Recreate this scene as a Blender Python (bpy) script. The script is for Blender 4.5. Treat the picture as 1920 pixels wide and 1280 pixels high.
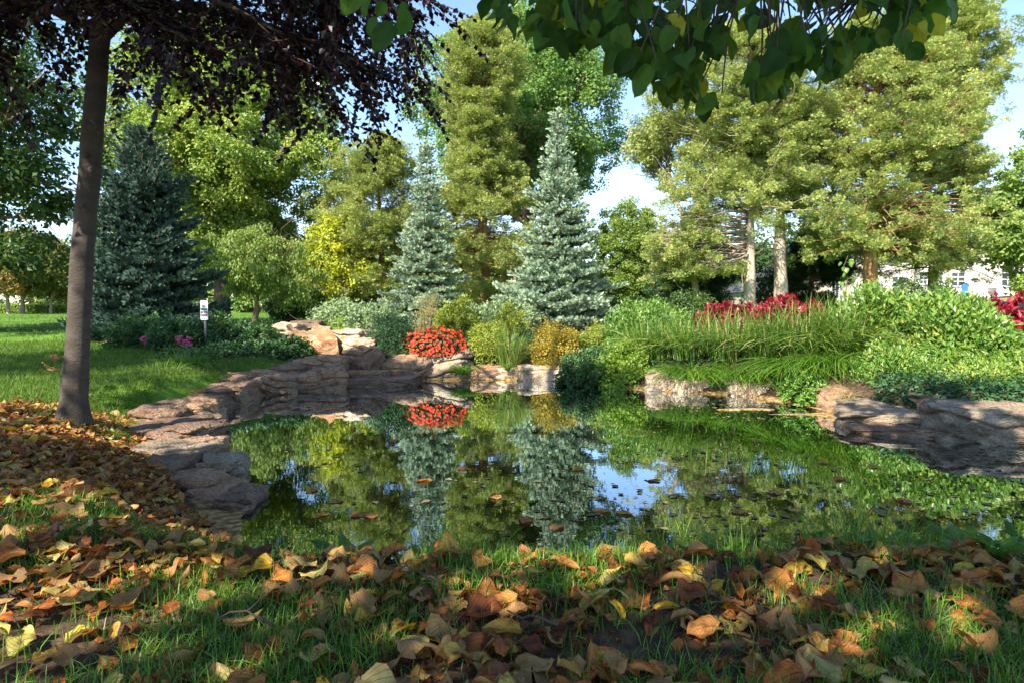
import bpy, bmesh, math
import numpy as np
from mathutils import Vector, Euler

sc = bpy.context.scene
for o in list(bpy.data.objects):
    bpy.data.objects.remove(o)
C = sc.collection
R = math.radians

# ---------------------------------------------------------------- camera, sky, sun, exposure
FPX = 1280.0                      # focal length in pixels of the 1920 wide photograph
EYE = np.array([0.0, 0.0, 1.0])
PITCH = math.atan(66 / FPX)
cam_d = bpy.data.cameras.new('camera')
cam = bpy.data.objects.new('camera', cam_d)
C.objects.link(cam)
cam.location = EYE
cam.rotation_euler = (R(90) - PITCH, 0, 0)
cam_d.sensor_width = 36
cam_d.lens = 36 * FPX / 1920
cam_d.clip_start = 0.05
cam_d.clip_end = 1000
sc.camera = cam

SUN_EL, SUN_AZ = 40.0, 215.0       # azimuth clockwise from +Y of the direction towards the sun
sd = np.array([math.sin(R(SUN_AZ)) * math.cos(R(SUN_EL)), math.cos(R(SUN_AZ)) * math.cos(R(SUN_EL)), math.sin(R(SUN_EL))])
sun_d = bpy.data.lights.new('sun', 'SUN')
sun_d.energy = 5.0
sun_d.angle = R(0.5)
sun_d.color = (1.0, 0.93, 0.80)
sun = bpy.data.objects.new('sun', sun_d)
C.objects.link(sun)
sun.rotation_euler = Vector(sd).to_track_quat('Z', 'Y').to_euler()
sun.location = (0, -5, 20)
w = bpy.data.worlds.new('World')
sc.world = w
w.use_nodes = True
nt = w.node_tree
bg = nt.nodes['Background']
sky = nt.nodes.new('ShaderNodeTexSky')
sky.sky_type = 'NISHITA'
sky.sun_disc = False
sky.sun_elevation = R(SUN_EL)
sky.sun_rotation = R(SUN_AZ)
sky.air_density = 1.0
sky.dust_density = 0.15
sky.ozone_density = 2.5
nt.links.new(sky.outputs[0], bg.inputs[0])
bg.inputs[1].default_value = 0.12
sc.view_settings.view_transform = 'Standard'
sc.view_settings.look = 'None'
sc.view_settings.exposure = 1.45
sc.view_settings.gamma = 1
sc.cycles.max_bounces = 8
sc.cycles.transparent_max_bounces = 12
sc.cycles.diffuse_bounces = 4
sc.cycles.glossy_bounces = 3

# ---------------------------------------------------------------- helpers
def P(px, py, Y):
    """the point at depth Y (metres along +Y) seen at pixel px, py of the 1920x1280 photograph"""
    c, s = math.cos(PITCH), math.sin(PITCH)
    u, v = (px - 960) / FPX, (640 - py) / FPX
    d = np.array([u, c + v * s, -s + v * c])
    return EYE + d * (Y / d[1])

def smooth(a, b, x):
    t = np.clip((x - a) / (b - a), 0, 1)
    return t * t * (3 - 2 * t)

def hash3(i, j, k, seed):
    h = (i * 374761393 + j * 668265263 + k * 2147483647 + seed * 1274126177) & 0xffffffff
    h = ((h ^ (h >> 13)) * 1274126177) & 0xffffffff
    h = ((h ^ (h >> 16)) * 2246822519) & 0xffffffff
    h ^= h >> 13
    return (h & 0xffffff) / float(0xffffff)

def vnoise(p, seed=0):
    p = np.asarray(p, float)
    f = np.floor(p).astype(np.int64)
    t = p - f
    t = t * t * (3 - 2 * t)
    out = 0
    for a in (0, 1):
        for b in (0, 1):
            for c in (0, 1):
                wgt = (t[:, 0] if a else 1 - t[:, 0]) * (t[:, 1] if b else 1 - t[:, 1]) * (t[:, 2] if c else 1 - t[:, 2])
                out = out + wgt * hash3(f[:, 0] + a, f[:, 1] + b, f[:, 2] + c, seed)
    return out

def fbm(p, seed=0, octv=4):
    o, amp, tot = 0, 1, 0
    p = np.asarray(p, float)
    for k in range(octv):
        o = o + amp * vnoise(p * (2 ** k), seed + k)
        tot += amp
        amp *= .5
    return o / tot

def norm(v):
    return v / np.maximum(np.linalg.norm(v, axis=-1, keepdims=True), 1e-9)

def rdir(rng, n):
    return norm(rng.normal(size=(n, 3)))

class MB:
    def __init__(s):
        s.V, s.F, s.T, s.M, s.U, s.n = [], [], [], [], [], 0
    def add(s, V, F, tint=0.5, mat=0, uv=None):
        V = np.asarray(V, np.float32).reshape(-1, 3)
        F = np.asarray(F, np.int64)
        s.V.append(V)
        s.F.append(F + s.n)
        s.T.append(np.broadcast_to(np.asarray(tint, np.float32), (len(F),)))
        s.M.append(np.full(len(F), mat, np.int32))
        s.U.append(np.zeros((len(V), 2), np.float32) if uv is None else np.asarray(uv, np.float32))
        s.n += len(V)
    def leaves(s, tpl, pos, Rm, scale, tint, mat=0):
        """many copies of one small template: pos (n,3), Rm (n,3,3) columns are the local axes"""
        TV, TF, TU = tpl
        n, k = len(pos), len(TV)
        if n == 0:
            return
        scale = np.broadcast_to(np.asarray(scale, float), (n,)) if np.ndim(scale) < 2 else scale
        S = TV[None] * (scale[:, None, None] if scale.ndim == 1 else scale[:, None, :])
        V = np.einsum('nij,nkj->nki', Rm, S) + pos[:, None, :]
        F = TF[None] + (np.arange(n) * k)[:, None, None]
        s.add(V.reshape(-1, 3), F.reshape(-1, TF.shape[1]), np.repeat(np.broadcast_to(tint, (n,)), len(TF)), mat,
              np.tile(TU, (n, 1)) if TU is not None else None)
    def box(s, lo, hi, tint=.5, mat=0):
        x0, y0, z0 = lo
        x1, y1, z1 = hi
        V = [(x0, y0, z0), (x1, y0, z0), (x1, y1, z0), (x0, y1, z0), (x0, y0, z1), (x1, y0, z1), (x1, y1, z1), (x0, y1, z1)]
        F = [(0, 3, 2, 1), (4, 5, 6, 7), (0, 1, 5, 4), (1, 2, 6, 5), (2, 3, 7, 6), (3, 0, 4, 7)]
        s.add(V, F, tint, mat)
    def tube(s, pts, rad, sides=6, tint=.5, mat=0, wob=0, seed=0):
        pts = np.asarray(pts, float)
        n = len(pts)
        rad = np.broadcast_to(np.asarray(rad, float), (n,))
        tg = norm(np.gradient(pts, axis=0))
        ref = np.array([1., 0, 0]) if abs(tg[0, 0]) < .8 else np.array([0, 1., 0])
        a = norm(np.cross(tg, ref))
        b = np.cross(tg, a)
        th = np.linspace(0, 2 * math.pi, sides, endpoint=False)
        ring = a[:, None] * np.cos(th)[None, :, None] + b[:, None] * np.sin(th)[None, :, None]
        rr = rad[:, None, None] * np.ones((n, sides, 1))
        if wob:
            q = (pts[:, None] + ring * rad[:, None, None]).reshape(-1, 3)
            rr = rr * (1 + wob * (fbm(q * 9, seed, 3).reshape(n, sides, 1) - .5) * 2)
        V = pts[:, None] + ring * rr
        i, j = np.meshgrid(np.arange(n - 1), np.arange(sides), indexing='ij')
        i, j = i.ravel(), j.ravel()
        j2 = (j + 1) % sides
        F = np.stack([i * sides + j, i * sides + j2, (i + 1) * sides + j2, (i + 1) * sides + j], 1)
        V = np.concatenate([V.reshape(-1, 3), pts[-1:] + tg[-1:] * rad[-1] * .5])
        s.add(V, F, tint, mat)
        top = (n - 1) * sides
        V2 = np.concatenate([V[top:top + sides], V[-1:]])
        s.add(V2, np.array([(q, (q + 1) % sides, sides) for q in range(sides)]), tint, mat)
    def build(s, name, mats, parent=None, smooth=False):
        me = bpy.data.meshes.new(name)
        V = np.concatenate(s.V)
        me.vertices.add(len(V))
        me.vertices.foreach_set('co', V.ravel())
        tot = np.concatenate([np.full(len(f), f.shape[1]) for f in s.F])
        idx = np.concatenate([f.ravel() for f in s.F])
        me.loops.add(len(idx))
        me.loops.foreach_set('vertex_index', idx.astype(np.int32))
        me.polygons.add(len(tot))
        me.polygons.foreach_set('loop_start', np.concatenate([[0], np.cumsum(tot)[:-1]]).astype(np.int32))
        me.polygons.foreach_set('material_index', np.concatenate(s.M))
        me.polygons.foreach_set('use_smooth', np.full(len(tot), bool(smooth)))
        at = me.attributes.new('tint', 'FLOAT', 'FACE')
        at.data.foreach_set('value', np.concatenate(s.T).astype(np.float32))
        U = np.concatenate(s.U)
        if U.any():
            au = me.attributes.new('leafuv', 'FLOAT2', 'POINT')
            au.data.foreach_set('vector', U.ravel())
        me.update(calc_edges=True)
        for m in (mats if isinstance(mats, (list, tuple)) else [mats]):
            me.materials.append(m)
        o = bpy.data.objects.new(name, me)
        C.objects.link(o)
        if parent is not None:
            o.parent = parent
            o.matrix_parent_inverse = parent.matrix_world.inverted() if parent.type != 'EMPTY' else o.matrix_parent_inverse
            o.location = -Vector(parent.location)
        return o

def tag(o, label=None, cat=None, group=None, kind=None):
    if label: o['label'] = label
    if cat: o['category'] = cat
    if group: o['group'] = group
    if kind: o['kind'] = kind
    return o

def thing(name, loc, label, cat, group=None):
    o = bpy.data.objects.new(name, None)
    C.objects.link(o)
    o.location = [float(v) for v in loc]
    o.empty_display_size = .2
    return tag(o, label, cat, group)

def frames(d, n):
    """rotation matrices with local Y = d and local Z near n"""
    d = norm(d)
    x = norm(np.cross(d, n))
    z = np.cross(x, d)
    return np.stack([x, d, z], axis=2)

# leaf templates: vertices, faces, uv
def T(v, f, uv=None):
    return (np.array(v, float), np.array(f, int), None if uv is None else np.array(uv, float))
LEAF = T([(0, 0, 0), (.32, .42, .07), (0, 1, -.03), (-.32, .42, .07)], [(0, 1, 2), (0, 2, 3)])
LEAFW = T([(0, 0, 0), (.42, .42, .08), (0, 1, -.05), (-.42, .42, .08)], [(0, 1, 2), (0, 2, 3)])
LANCE = T([(0, 0, 0), (.2, .5, .05), (0, 1, -.04), (-.2, .5, .05)], [(0, 1, 2), (0, 2, 3)])
NEEDLE = T([(0, 0, 0), (.11, .5, .03), (0, 1, 0), (-.11, .5, .03)], [(0, 1, 2), (0, 2, 3)])
SPRAY = T([(0, 0, 0), (.2, .55, .03), (.02, 1, .1), (-.2, .5, .05)], [(0, 1, 2), (0, 2, 3)])
TUFT = T([(0, 0, 0), (.13, .6, .0), (-.02, .9, .0),
          (.05, .1, .0), (.42, .62, .08), (.12, .55, .02),
          (-.05, .1, .0), (-.12, .55, .02), (-.42, .6, .08)], [(0, 1, 2), (3, 4, 5), (6, 7, 8)])

def big_leaf(seed, nu=7, nv=9, curl=.3, bend=.3, wave=.05, width=.72, heart=.5):
    rng = np.random.default_rng(seed)
    v = np.linspace(0, 1, nv)
    hw = width / 2 * np.sin(np.pi * np.clip(v, 0, 1) ** .68) ** .75
    hw[0] = .02
    hw[-1] = .004
    u = np.linspace(-1, 1, nu)
    U, W = np.meshgrid(u, v)
    X = U * hw[:, None]
    Y = W - heart * .16 * np.abs(U) ** 1.5 * np.exp(-((W - .08) / .16) ** 2)
    jag = rng.normal(size=(nv,)) * .018
    X = X * (1 + jag[:, None] * np.abs(U))
    ph = rng.uniform(0, 6, 4)
    Z = curl * np.abs(X) ** 1.3 * 1.4 + wave * np.sin(W * 9 + ph[0] + U * 1.5) * np.abs(U) ** 2 * .8 + .02 * np.sin(W * 24) * np.abs(U)
    Z = Z - bend * (W - .4) ** 2 + rng.normal() * .1 * X
    if abs(curl) > 1.0:       # rolled up leaf
        rad = .22 / (abs(curl) * .8)
        ang = X / rad * .8
        X = np.sin(ang) * rad
        Z = (1 - np.cos(ang)) * rad * np.sign(curl) - bend * (W - .4) ** 2
    V = np.stack([X, Y, Z], -1).reshape(-1, 3)
    if heart < .85:
        V[:, 2] += .22 * (fbm(np.stack([V[:, 0] * 3 + seed, V[:, 1] * 3, 0 * V[:, 0]], 1), seed, 2) - .5)
        V[:, 0] += .05 * (fbm(V * 4 + seed, seed + 1, 2) - .5)
    F = []
    for j in range(nv - 1):
        for i in range(nu - 1):
            a = j * nu + i
            F.append((a, a + 1, a + nu + 1, a + nu))
    UV = np.stack([(U + 1) / 2 * .98 + .01, W], -1).reshape(-1, 2)
    # stalk
    k = len(V)
    V = np.concatenate([V, [(-.008, 0, 0), (.008, 0, 0), (.006, -.28, -.05), (-.006, -.28, -.05)]])
    F.append((k, k + 1, k + 2, k + 3))
    UV = np.concatenate([UV, [(.5, 0)] * 4])
    return T(V, F, UV)

# places that the photograph shows in sunlight: the crowns overhead have gaps cut towards them to let the sun through
def gp(px, py, z, r):
    Yd = (1 - z) * FPX / (py - 574)
    return (*P(px, 0, Yd)[:1], Yd, z, r)
WELLS = [gp(570, 1070, .3, .22), gp(470, 1130, .3, .14), gp(230, 930, .3, .2), gp(60, 950, .3, .15), gp(80, 1180, .3, .16), gp(230, 1130, .3, .12),
         gp(1120, 1100, .3, .14), gp(1250, 1125, .3, .18), gp(1330, 1060, .3, .1), gp(1880, 1080, .3, .06), gp(215, 745, .3, .22), gp(60, 708, .35, .25), gp(330, 690, .35, .12),
         (-2.95, 4.6, 1.25, .12), (-2.98, 4.6, .85, .12), (-2.6, 7.2, .25, .2), (-2.9, 9.4, .4, .5), (-2.9, 10.2, .5, .7), (-2.2, 9.8, .5, .6), (-3.5, 10.5, .5, .6), (-1.1, 9.6, .6, .6), (-.6, 9.3, .3, .5), (0, 9.4, .3, .5), (.6, 9.3, .4, .6), (1.2, 9, .4, .8),
         (-.2, 9.8, .6, .6), (-1.4, 9.2, .3, .15), (-6, 13, .5, 1.6), (-4, 12.5, .5, 1.4), (-2, 13, .6, 1.4), (-9, 16, .5, 1.5), (2.8, 6.8, .1, .6), (4.2, 6.4, .5, .6), (3.9, 5.0, .3, .3), (4.4, 5.3, .3, .25)]
def shaded(p, pad=0.0, f=1.0):
    """True for points that stay clear of the sun's way to the lit places"""
    p = np.asarray(p, float)
    ok = np.ones(len(p), bool)
    for (x, y, z, r_) in WELLS:
        d = p - np.array([x, y, z])
        t = d @ sd
        ok &= (np.linalg.norm(d - t[:, None] * sd, axis=1) > r_ * f + pad) | (t < 0)
    return ok

# ---------------------------------------------------------------- materials
def new_mat(name):
    m = bpy.data.materials.new(name)
    m.use_nodes = True
    return m, m.node_tree.nodes, m.node_tree.links, m.node_tree.nodes['Principled BSDF']

def ramp(N, stops, interp='LINEAR'):
    r = N.new('ShaderNodeValToRGB')
    r.color_ramp.interpolation = interp
    el = r.color_ramp.elements
    while len(el) < len(stops):
        el.new(.5)
    for e, (p, c) in zip(el, stops):
        e.position = p
        e.color = (*c, 1)
    return r

def foliage(name, cols, trans=.35, rough=.45, spec=.35, veins=False, back=None):
    m, N, L, b = new_mat(name)
    at = N.new('ShaderNodeAttribute')
    at.attribute_name = 'tint'
    k = len(cols)
    r = ramp(N, [(i / (k - 1) if k > 1 else 0, c) for i, c in enumerate(cols)])
    L.new(at.outputs['Fac'], r.inputs[0])
    col = r.outputs[0]
    if veins:
        uv = N.new('ShaderNodeAttribute')
        uv.attribute_name = 'leafuv'
        sp = N.new('ShaderNodeSeparateXYZ')
        L.new(uv.outputs['Vector'], sp.inputs[0])
        def mth(op, a, b_=None, c=None):
            q = N.new('ShaderNodeMath')
            q.operation = op
            for i, x in enumerate((a, b_, c)):
                if x is None: continue
                if isinstance(x, (int, float)): q.inputs[i].default_value = x
                else: L.new(x, q.inputs[i])
            return q.outputs[0]
        au = mth('ABSOLUTE', mth('SUBTRACT', sp.outputs[0], .5))
        ph = mth('SUBTRACT', mth('MULTIPLY', sp.outputs[1], 9.0), mth('MULTIPLY', au, 7.0))
        fr = mth('ABSOLUTE', mth('SUBTRACT', mth('FRACT', ph), .5))
        side = mth('SUBTRACT', 1.0, mth('MINIMUM', mth('MULTIPLY', fr, 9.0), 1.0))
        mid = mth('SUBTRACT', 1.0, mth('MINIMUM', mth('MULTIPLY', au, 26.0), 1.0))
        vein = mth('MAXIMUM', side, mid)
        mx = N.new('ShaderNodeMix')
        mx.data_type = 'RGBA'
        mx.blend_type = 'MULTIPLY'
        vf = mth('MULTIPLY', vein, .75 if veins == 'dry' else .4)
        L.new(vf, mx.inputs[0])
        L.new(col, mx.inputs[6])
        mx.inputs[7].default_value = (.5, .36, .25, 1) if veins == 'dry' else (1.6, 1.5, .9, 1)
        col = mx.outputs[2]
        bp = N.new('ShaderNodeBump')
        bp.inputs['Strength'].default_value = .5
        bp.inputs['Distance'].default_value = .004
        L.new(vein, bp.inputs['Height'])
        L.new(bp.outputs[0], b.inputs['Normal'])
        nz = N.new('ShaderNodeTexNoise')
        nz.inputs['Scale'].default_value = 3.2
        nz.inputs['Detail'].default_value = 6
        cx_ = N.new('ShaderNodeCombineXYZ')
        L.new(sp.outputs[0], cx_.inputs[0])
        L.new(sp.outputs[1], cx_.inputs[1])
        L.new(mth('MULTIPLY', at.outputs['Fac'], 97.0), cx_.inputs[2])
        L.new(cx_.outputs[0], nz.inputs['Vector'])
        mx2 = N.new('ShaderNodeMix')
        mx2.data_type = 'RGBA'
        mx2.blend_type = 'MULTIPLY'
        rr = ramp(N, [(.34, (.34, .24, .18)), (.44, (.72, .62, .55)), (.58, (1.08, 1.05, 1))])
        rim = mth('SUBTRACT', nz.outputs[0], mth('MULTIPLY', mth('POWER', mth('MULTIPLY', au, 2.0), 6.0), .16 if veins == 'dry' else .05))
        L.new(rim, rr.inputs[0])
        mx2.inputs[0].default_value = .85 if veins == 'dry' else .35
        L.new(col, mx2.inputs[6])
        L.new(rr.outputs[0], mx2.inputs[7])
        col = mx2.outputs[2]
    if back:
        ge = N.new('ShaderNodeNewGeometry')
        mb = N.new('ShaderNodeMix')
        mb.data_type = 'RGBA'
        q = N.new('ShaderNodeMath')
        q.operation = 'MULTIPLY'
        L.new(ge.outputs['Backfacing'], q.inputs[0])
        q.inputs[1].default_value = .5
        L.new(q.outputs[0], mb.inputs[0])
        L.new(col, mb.inputs[6])
        mb.inputs[7].default_value = (*back, 1)
        col = mb.outputs[2]
    L.new(col, b.inputs['Base Color'])
    b.inputs['Roughness'].default_value = rough
    b.inputs['Specular IOR Level'].default_value = spec
    tr = N.new('ShaderNodeBsdfTranslucent')
    hs = N.new('ShaderNodeMix')
    hs.data_type = 'RGBA'
    hs.blend_type = 'MULTIPLY'
    hs.inputs[0].default_value = 1
    L.new(col, hs.inputs[6])
    hs.inputs[7].default_value = (1.2, 1.0, .7, 1) if veins == 'dry' else (1.25, 1.32, .72, 1)
    L.new(hs.outputs[2], tr.inputs[0])
    mix = N.new('ShaderNodeMixShader')
    mix.inputs[0].default_value = trans
    out = N['Material Output']
    L.new(b.outputs[0], mix.inputs[1])
    L.new(tr.outputs[0], mix.inputs[2])
    L.new(mix.outputs[0], out.inputs[0])
    return m

def noisy(name, stops, scale=3, rough=.85, bump=.4, bscale=None, stretch=(1, 1, 1), detail=8, dist=.03, spec=.3, coord='Object'):
    m, N, L, b = new_mat(name)
    tc = N.new('ShaderNodeTexCoord')
    mp = N.new('ShaderNodeMapping')
    mp.inputs['Scale'].default_value = stretch
    L.new(tc.outputs[coord], mp.inputs[0])
    n = N.new('ShaderNodeTexNoise')
    n.inputs['Scale'].default_value = scale
    n.inputs['Detail'].default_value = detail
    n.inputs['Roughness'].default_value = .65
    L.new(mp.outputs[0], n.inputs[0])
    r = ramp(N, stops)
    L.new(n.outputs[0], r.inputs[0])
    L.new(r.outputs[0], b.inputs['Base Color'])
    b.inputs['Roughness'].default_value = rough
    b.inputs['Specular IOR Level'].default_value = spec
    n2 = N.new('ShaderNodeTexNoise')
    n2.inputs['Scale'].default_value = bscale or scale * 5
    n2.inputs['Detail'].default_value = 8
    n2.inputs['Roughness'].default_value = .7
    L.new(mp.outputs[0], n2.inputs[0])
    bp = N.new('ShaderNodeBump')
    bp.inputs['Strength'].default_value = bump
    bp.inputs['Distance'].default_value = dist
    L.new(n2.outputs[0], bp.inputs['Height'])
    L.new(bp.outputs[0], b.inputs['Normal'])
    return m

def plain(name, col, rough=.6, metal=0):
    m, N, L, b = new_mat(name)
    n = N.new('ShaderNodeTexNoise')
    n.inputs['Scale'].default_value = 12
    n.inputs['Detail'].default_value = 6
    r = ramp(N, [(.3, tuple(c * .82 for c in col)), (.7, col)])
    L.new(n.outputs[0], r.inputs[0])
    L.new(r.outputs[0], b.inputs['Base Color'])
    b.inputs['Roughness'].default_value = rough
    b.inputs['Metallic'].default_value = metal
    return m

M = {}
M['linden'] = foliage('linden_leaf', [(0.0278, 0.0742, 0.0144), (0.0488, 0.126, 0.0218), (0.0696, 0.1631, 0.024), (0.1112, 0.1929, 0.024), (0.4171, 0.4003, 0.0362)], .42, .5, .2, veins='green')
M['beech'] = foliage('copper_beech_leaf', [(0.0072, 0.0024, 0.0056), (0.0132, 0.0036, 0.0084), (0.021, 0.0048, 0.0098), (0.03, 0.0072, 0.0084)], .18, .3, .5)
M['maple'] = foliage('maple_leaf', [(0.1097, 0.19, 0.0477), (0.2193, 0.3198, 0.0743), (0.3728, 0.4397, 0.1063), (0.5483, 0.5197, 0.1327)], .4)
M['yellow'] = foliage('yellow_leaf', [(0.2366, 0.3211, 0.0338), (0.4394, 0.4732, 0.0507), (0.6422, 0.6084, 0.0676)], .4)
M['weep'] = foliage('weeping_leaf', [(0.1229, 0.2028, 0.0468), (0.2282, 0.312, 0.0624), (0.351, 0.4056, 0.1092)], .4)
M['locust'] = foliage('locust_leaf', [(0.0966, 0.1948, 0.062), (0.1546, 0.2834, 0.0797), (0.2318, 0.3542, 0.0885), (0.6182, 0.4959, 0.0885)], .4)
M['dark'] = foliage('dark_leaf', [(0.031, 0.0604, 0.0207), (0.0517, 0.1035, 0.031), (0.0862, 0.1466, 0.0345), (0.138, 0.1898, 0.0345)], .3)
M['orange_tree'] = foliage('turning_leaf', [(0.078, 0.117, 0.026), (0.156, 0.169, 0.039), (0.338, 0.195, 0.052), (0.442, 0.286, 0.13)], .3)
M['cedar'] = foliage('cedar_spray', [(0.1239, 0.1682, 0.061), (0.2376, 0.2884, 0.0914), (0.3718, 0.4206, 0.1281), (0.5164, 0.5528, 0.189), (0.3512, 0.2402, 0.1219)], .3, .6, .2)
M['cedar2'] = foliage('green_cedar_spray', [(0.134, 0.1955, 0.0695), (0.2556, 0.3177, 0.1041), (0.4018, 0.452, 0.1439), (0.56, 0.5743, 0.2107), (0.4139, 0.2688, 0.124)], .3, .6, .2)
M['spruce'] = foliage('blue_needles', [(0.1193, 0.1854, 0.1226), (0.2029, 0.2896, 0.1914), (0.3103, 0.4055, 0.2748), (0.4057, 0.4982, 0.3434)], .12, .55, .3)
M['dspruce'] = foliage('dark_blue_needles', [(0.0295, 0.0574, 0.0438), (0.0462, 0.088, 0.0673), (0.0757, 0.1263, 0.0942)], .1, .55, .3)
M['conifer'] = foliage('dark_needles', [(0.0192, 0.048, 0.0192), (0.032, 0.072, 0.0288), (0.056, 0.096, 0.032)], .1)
M['shrub'] = foliage('shrub_leaf', [(0.0646, 0.1421, 0.0227), (0.105, 0.2174, 0.0324), (0.1696, 0.301, 0.0518), (0.2907, 0.3678, 0.0778), (0.4037, 0.3511, 0.0324)], .35, .35, .5)
M['shrub2'] = foliage('bank_shrub_leaf', [(0.0238, 0.0714, 0.0238), (0.0416, 0.1071, 0.0357), (0.0714, 0.1547, 0.0476), (0.1428, 0.1666, 0.0476)], .3)
M['grey_shrub'] = foliage('grey_green_leaf', [(0.175, 0.2375, 0.1125), (0.25, 0.3375, 0.1625), (0.35, 0.425, 0.225)], .3)
M['lime_shrub'] = foliage('lime_leaf', [(.14, .24, .03), (.22, .33, .04), (.34, .42, .06)], .35)
M['yew'] = foliage('yew_needle', [(.02, .055, .02), (.035, .085, .03), (.06, .12, .04)], .2)
M['gold'] = foliage('golden_leaf', [(0.169, 0.169, 0.026), (0.312, 0.26, 0.0325), (0.468, 0.351, 0.0455), (0.546, 0.312, 0.052)], .3)
M['spirea'] = foliage('yellow_green_leaf', [(0.15, 0.2125, 0.0312), (0.275, 0.325, 0.0438), (0.425, 0.4125, 0.0625)], .35)
M['blade'] = foliage('ornamental_grass_blade', [(0.045, 0.1075, 0.0198), (0.085, 0.1827, 0.0288), (0.15, 0.2687, 0.0405), (0.34, 0.387, 0.099), (0.5, 0.43, 0.18)], .3, .4, .45)
M['blade2'] = foliage('bank_grass_blade', [(0.0454, 0.1101, 0.0161), (0.0758, 0.1787, 0.02), (0.1211, 0.2476, 0.024), (0.2119, 0.33, 0.032)], .35, .4, .4)
M['lawn'] = foliage('lawn_blade', [(0.066, 0.1224, 0.0195), (0.102, 0.1748, 0.026), (0.156, 0.2272, 0.0325)], .4, .5, .3)
M['beige'] = foliage('seed_head', [(.32, .26, .1), (.42, .34, .15), (.25, .26, .09)], .3)
M['red_leaf'] = foliage('crimson_leaf', [(0.1152, 0.0064, 0.0117), (0.216, 0.0096, 0.0205), (0.324, 0.024, 0.041), (0.2016, 0.016, 0.0175)], .25, .4, .4)
M['pink'] = foliage('pink_petal', [(.5, .1, .28), (.7, .25, .45)], .3)
M['orange'] = foliage('orange_petal', [(.42, .012, .01), (.62, .03, .012), (.78, .07, .015), (.82, .15, .02)], .2)
M['white_petal'] = foliage('white_petal', [(.7, .7, .6), (.8, .8, .75)], .2)
M['dry'] = foliage('fallen_leaf', [(0.1464, 0.0425, 0.0154), (0.2928, 0.092, 0.0264), (0.4636, 0.1534, 0.033), (0.5368, 0.2242, 0.0495), (0.5368, 0.295, 0.099), (0.6344, 0.3894, 0.055), (0.8296, 0.5428, 0.0385), (0.5124, 0.472, 0.099), (0.6344, 0.5428, 0.198)], .28, .55, .28, veins='dry', back=(.40, .28, .12))
M['bark'] = noisy('brown_bark', [(.3, (.10, .065, .045)), (.6, (.22, .15, .10)), (.8, (.32, .23, .16))], 5, .9, .8, 22, (1, 1, .25), dist=.03)
M['pale_bark'] = noisy('pale_stringy_bark', [(.3, (.22, .16, .12)), (.5, (.42, .33, .26)), (.75, (.58, .50, .42))], 7, .9, .9, 26, (1, 1, .12), dist=.03)
M['red_bark'] = noisy('reddish_bark', [(.3, (.14, .07, .035)), (.5, (.32, .17, .08)), (.75, (.48, .32, .19))], 7, .9, .9, 26, (1, 1, .12), dist=.03)
M['beech_bark'] = noisy('smooth_grey_bark', [(.25, (.038, .029, .023)), (.5, (.072, .056, .045)), (.8, (.12, .096, .078))], 5, .85, .9, 30, (1, 1, 2.6), dist=.012)
M['twig'] = noisy('twig_bark', [(.3, (.05, .035, .025)), (.7, (.12, .08, .06))], 20, .9, .3)

def rock_mat(name, c, wet=0.0):
    m, N, L, b = new_mat(name)
    tc = N.new('ShaderNodeTexCoord')
    mp = N.new('ShaderNodeMapping')
    mp.inputs['Scale'].default_value = (1, 1, 1.7)
    L.new(tc.outputs['Object'], mp.inputs[0])
    n = N.new('ShaderNodeTexNoise')
    n.inputs['Scale'].default_value = 2.6
    n.inputs['Detail'].default_value = 10
    n.inputs['Roughness'].default_value = .6
    n.inputs['Distortion'].default_value = .6
    L.new(mp.outputs[0], n.inputs[0])
    r = ramp(N, c)
    L.new(n.outputs[0], r.inputs[0])
    n3 = N.new('ShaderNodeTexNoise')
    n3.inputs['Scale'].default_value = 55
    n3.inputs['Detail'].default_value = 6
    L.new(mp.outputs[0], n3.inputs[0])
    r3 = ramp(N, [(.35, (.5, .47, .45)), (.6, (1.15, 1.12, 1.1))])
    L.new(n3.outputs[0], r3.inputs[0])
    mx = N.new('ShaderNodeMix')
    mx.data_type = 'RGBA'
    mx.blend_type = 'MULTIPLY'
    mx.inputs[0].default_value = .7
    L.new(r.outputs[0], mx.inputs[6])
    L.new(r3.outputs[0], mx.inputs[7])
    vo = N.new('ShaderNodeTexVoronoi')
    vo.feature = 'DISTANCE_TO_EDGE'
    vo.inputs['Scale'].default_value = 1.7
    nd = N.new('ShaderNodeMix')
    nd.data_type = 'RGBA'
    nd.inputs[0].default_value = .5
    L.new(mp.outputs[0], nd.inputs[6])
    L.new(n.outputs[1], nd.inputs[7])
    L.new(nd.outputs[2], vo.inputs['Vector'])
    rv = ramp(N, [(0, (.3, .25, .22)), (.045, (1, 1, 1))])
    L.new(vo.outputs['Distance'], rv.inputs[0])
    mx2 = N.new('ShaderNodeMix')
    mx2.data_type = 'RGBA'
    mx2.blend_type = 'MULTIPLY'
    mx2.inputs[0].default_value = .5
    L.new(mx.outputs[2], mx2.inputs[6])
    L.new(rv.outputs[0], mx2.inputs[7])
    L.new(mx2.outputs[2], b.inputs['Base Color'])
    b.inputs['Roughness'].default_value = .8 - wet * .5
    ad = N.new('ShaderNodeMath')
    ad.operation = 'MULTIPLY_ADD'
    L.new(rv.outputs[0], ad.inputs[0])
    ad.inputs[1].default_value = .8
    L.new(n3.outputs[0], ad.inputs[2])
    bp = N.new('ShaderNodeBump')
    bp.inputs['Strength'].default_value = .9
    bp.inputs['Distance'].default_value = .03
    L.new(ad.outputs[0], bp.inputs['Height'])
    L.new(bp.outputs[0], b.inputs['Normal'])
    return m
M['rock'] = rock_mat('brown_layered_rock', [(0.25, (0.1296, 0.0647, 0.0336)), (0.42, (0.27, 0.1519, 0.084)), (0.52, (0.3888, 0.2352, 0.132)), (0.62, (0.2376, 0.1715, 0.124)), (0.78, (0.4752, 0.3332, 0.216))])
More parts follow.
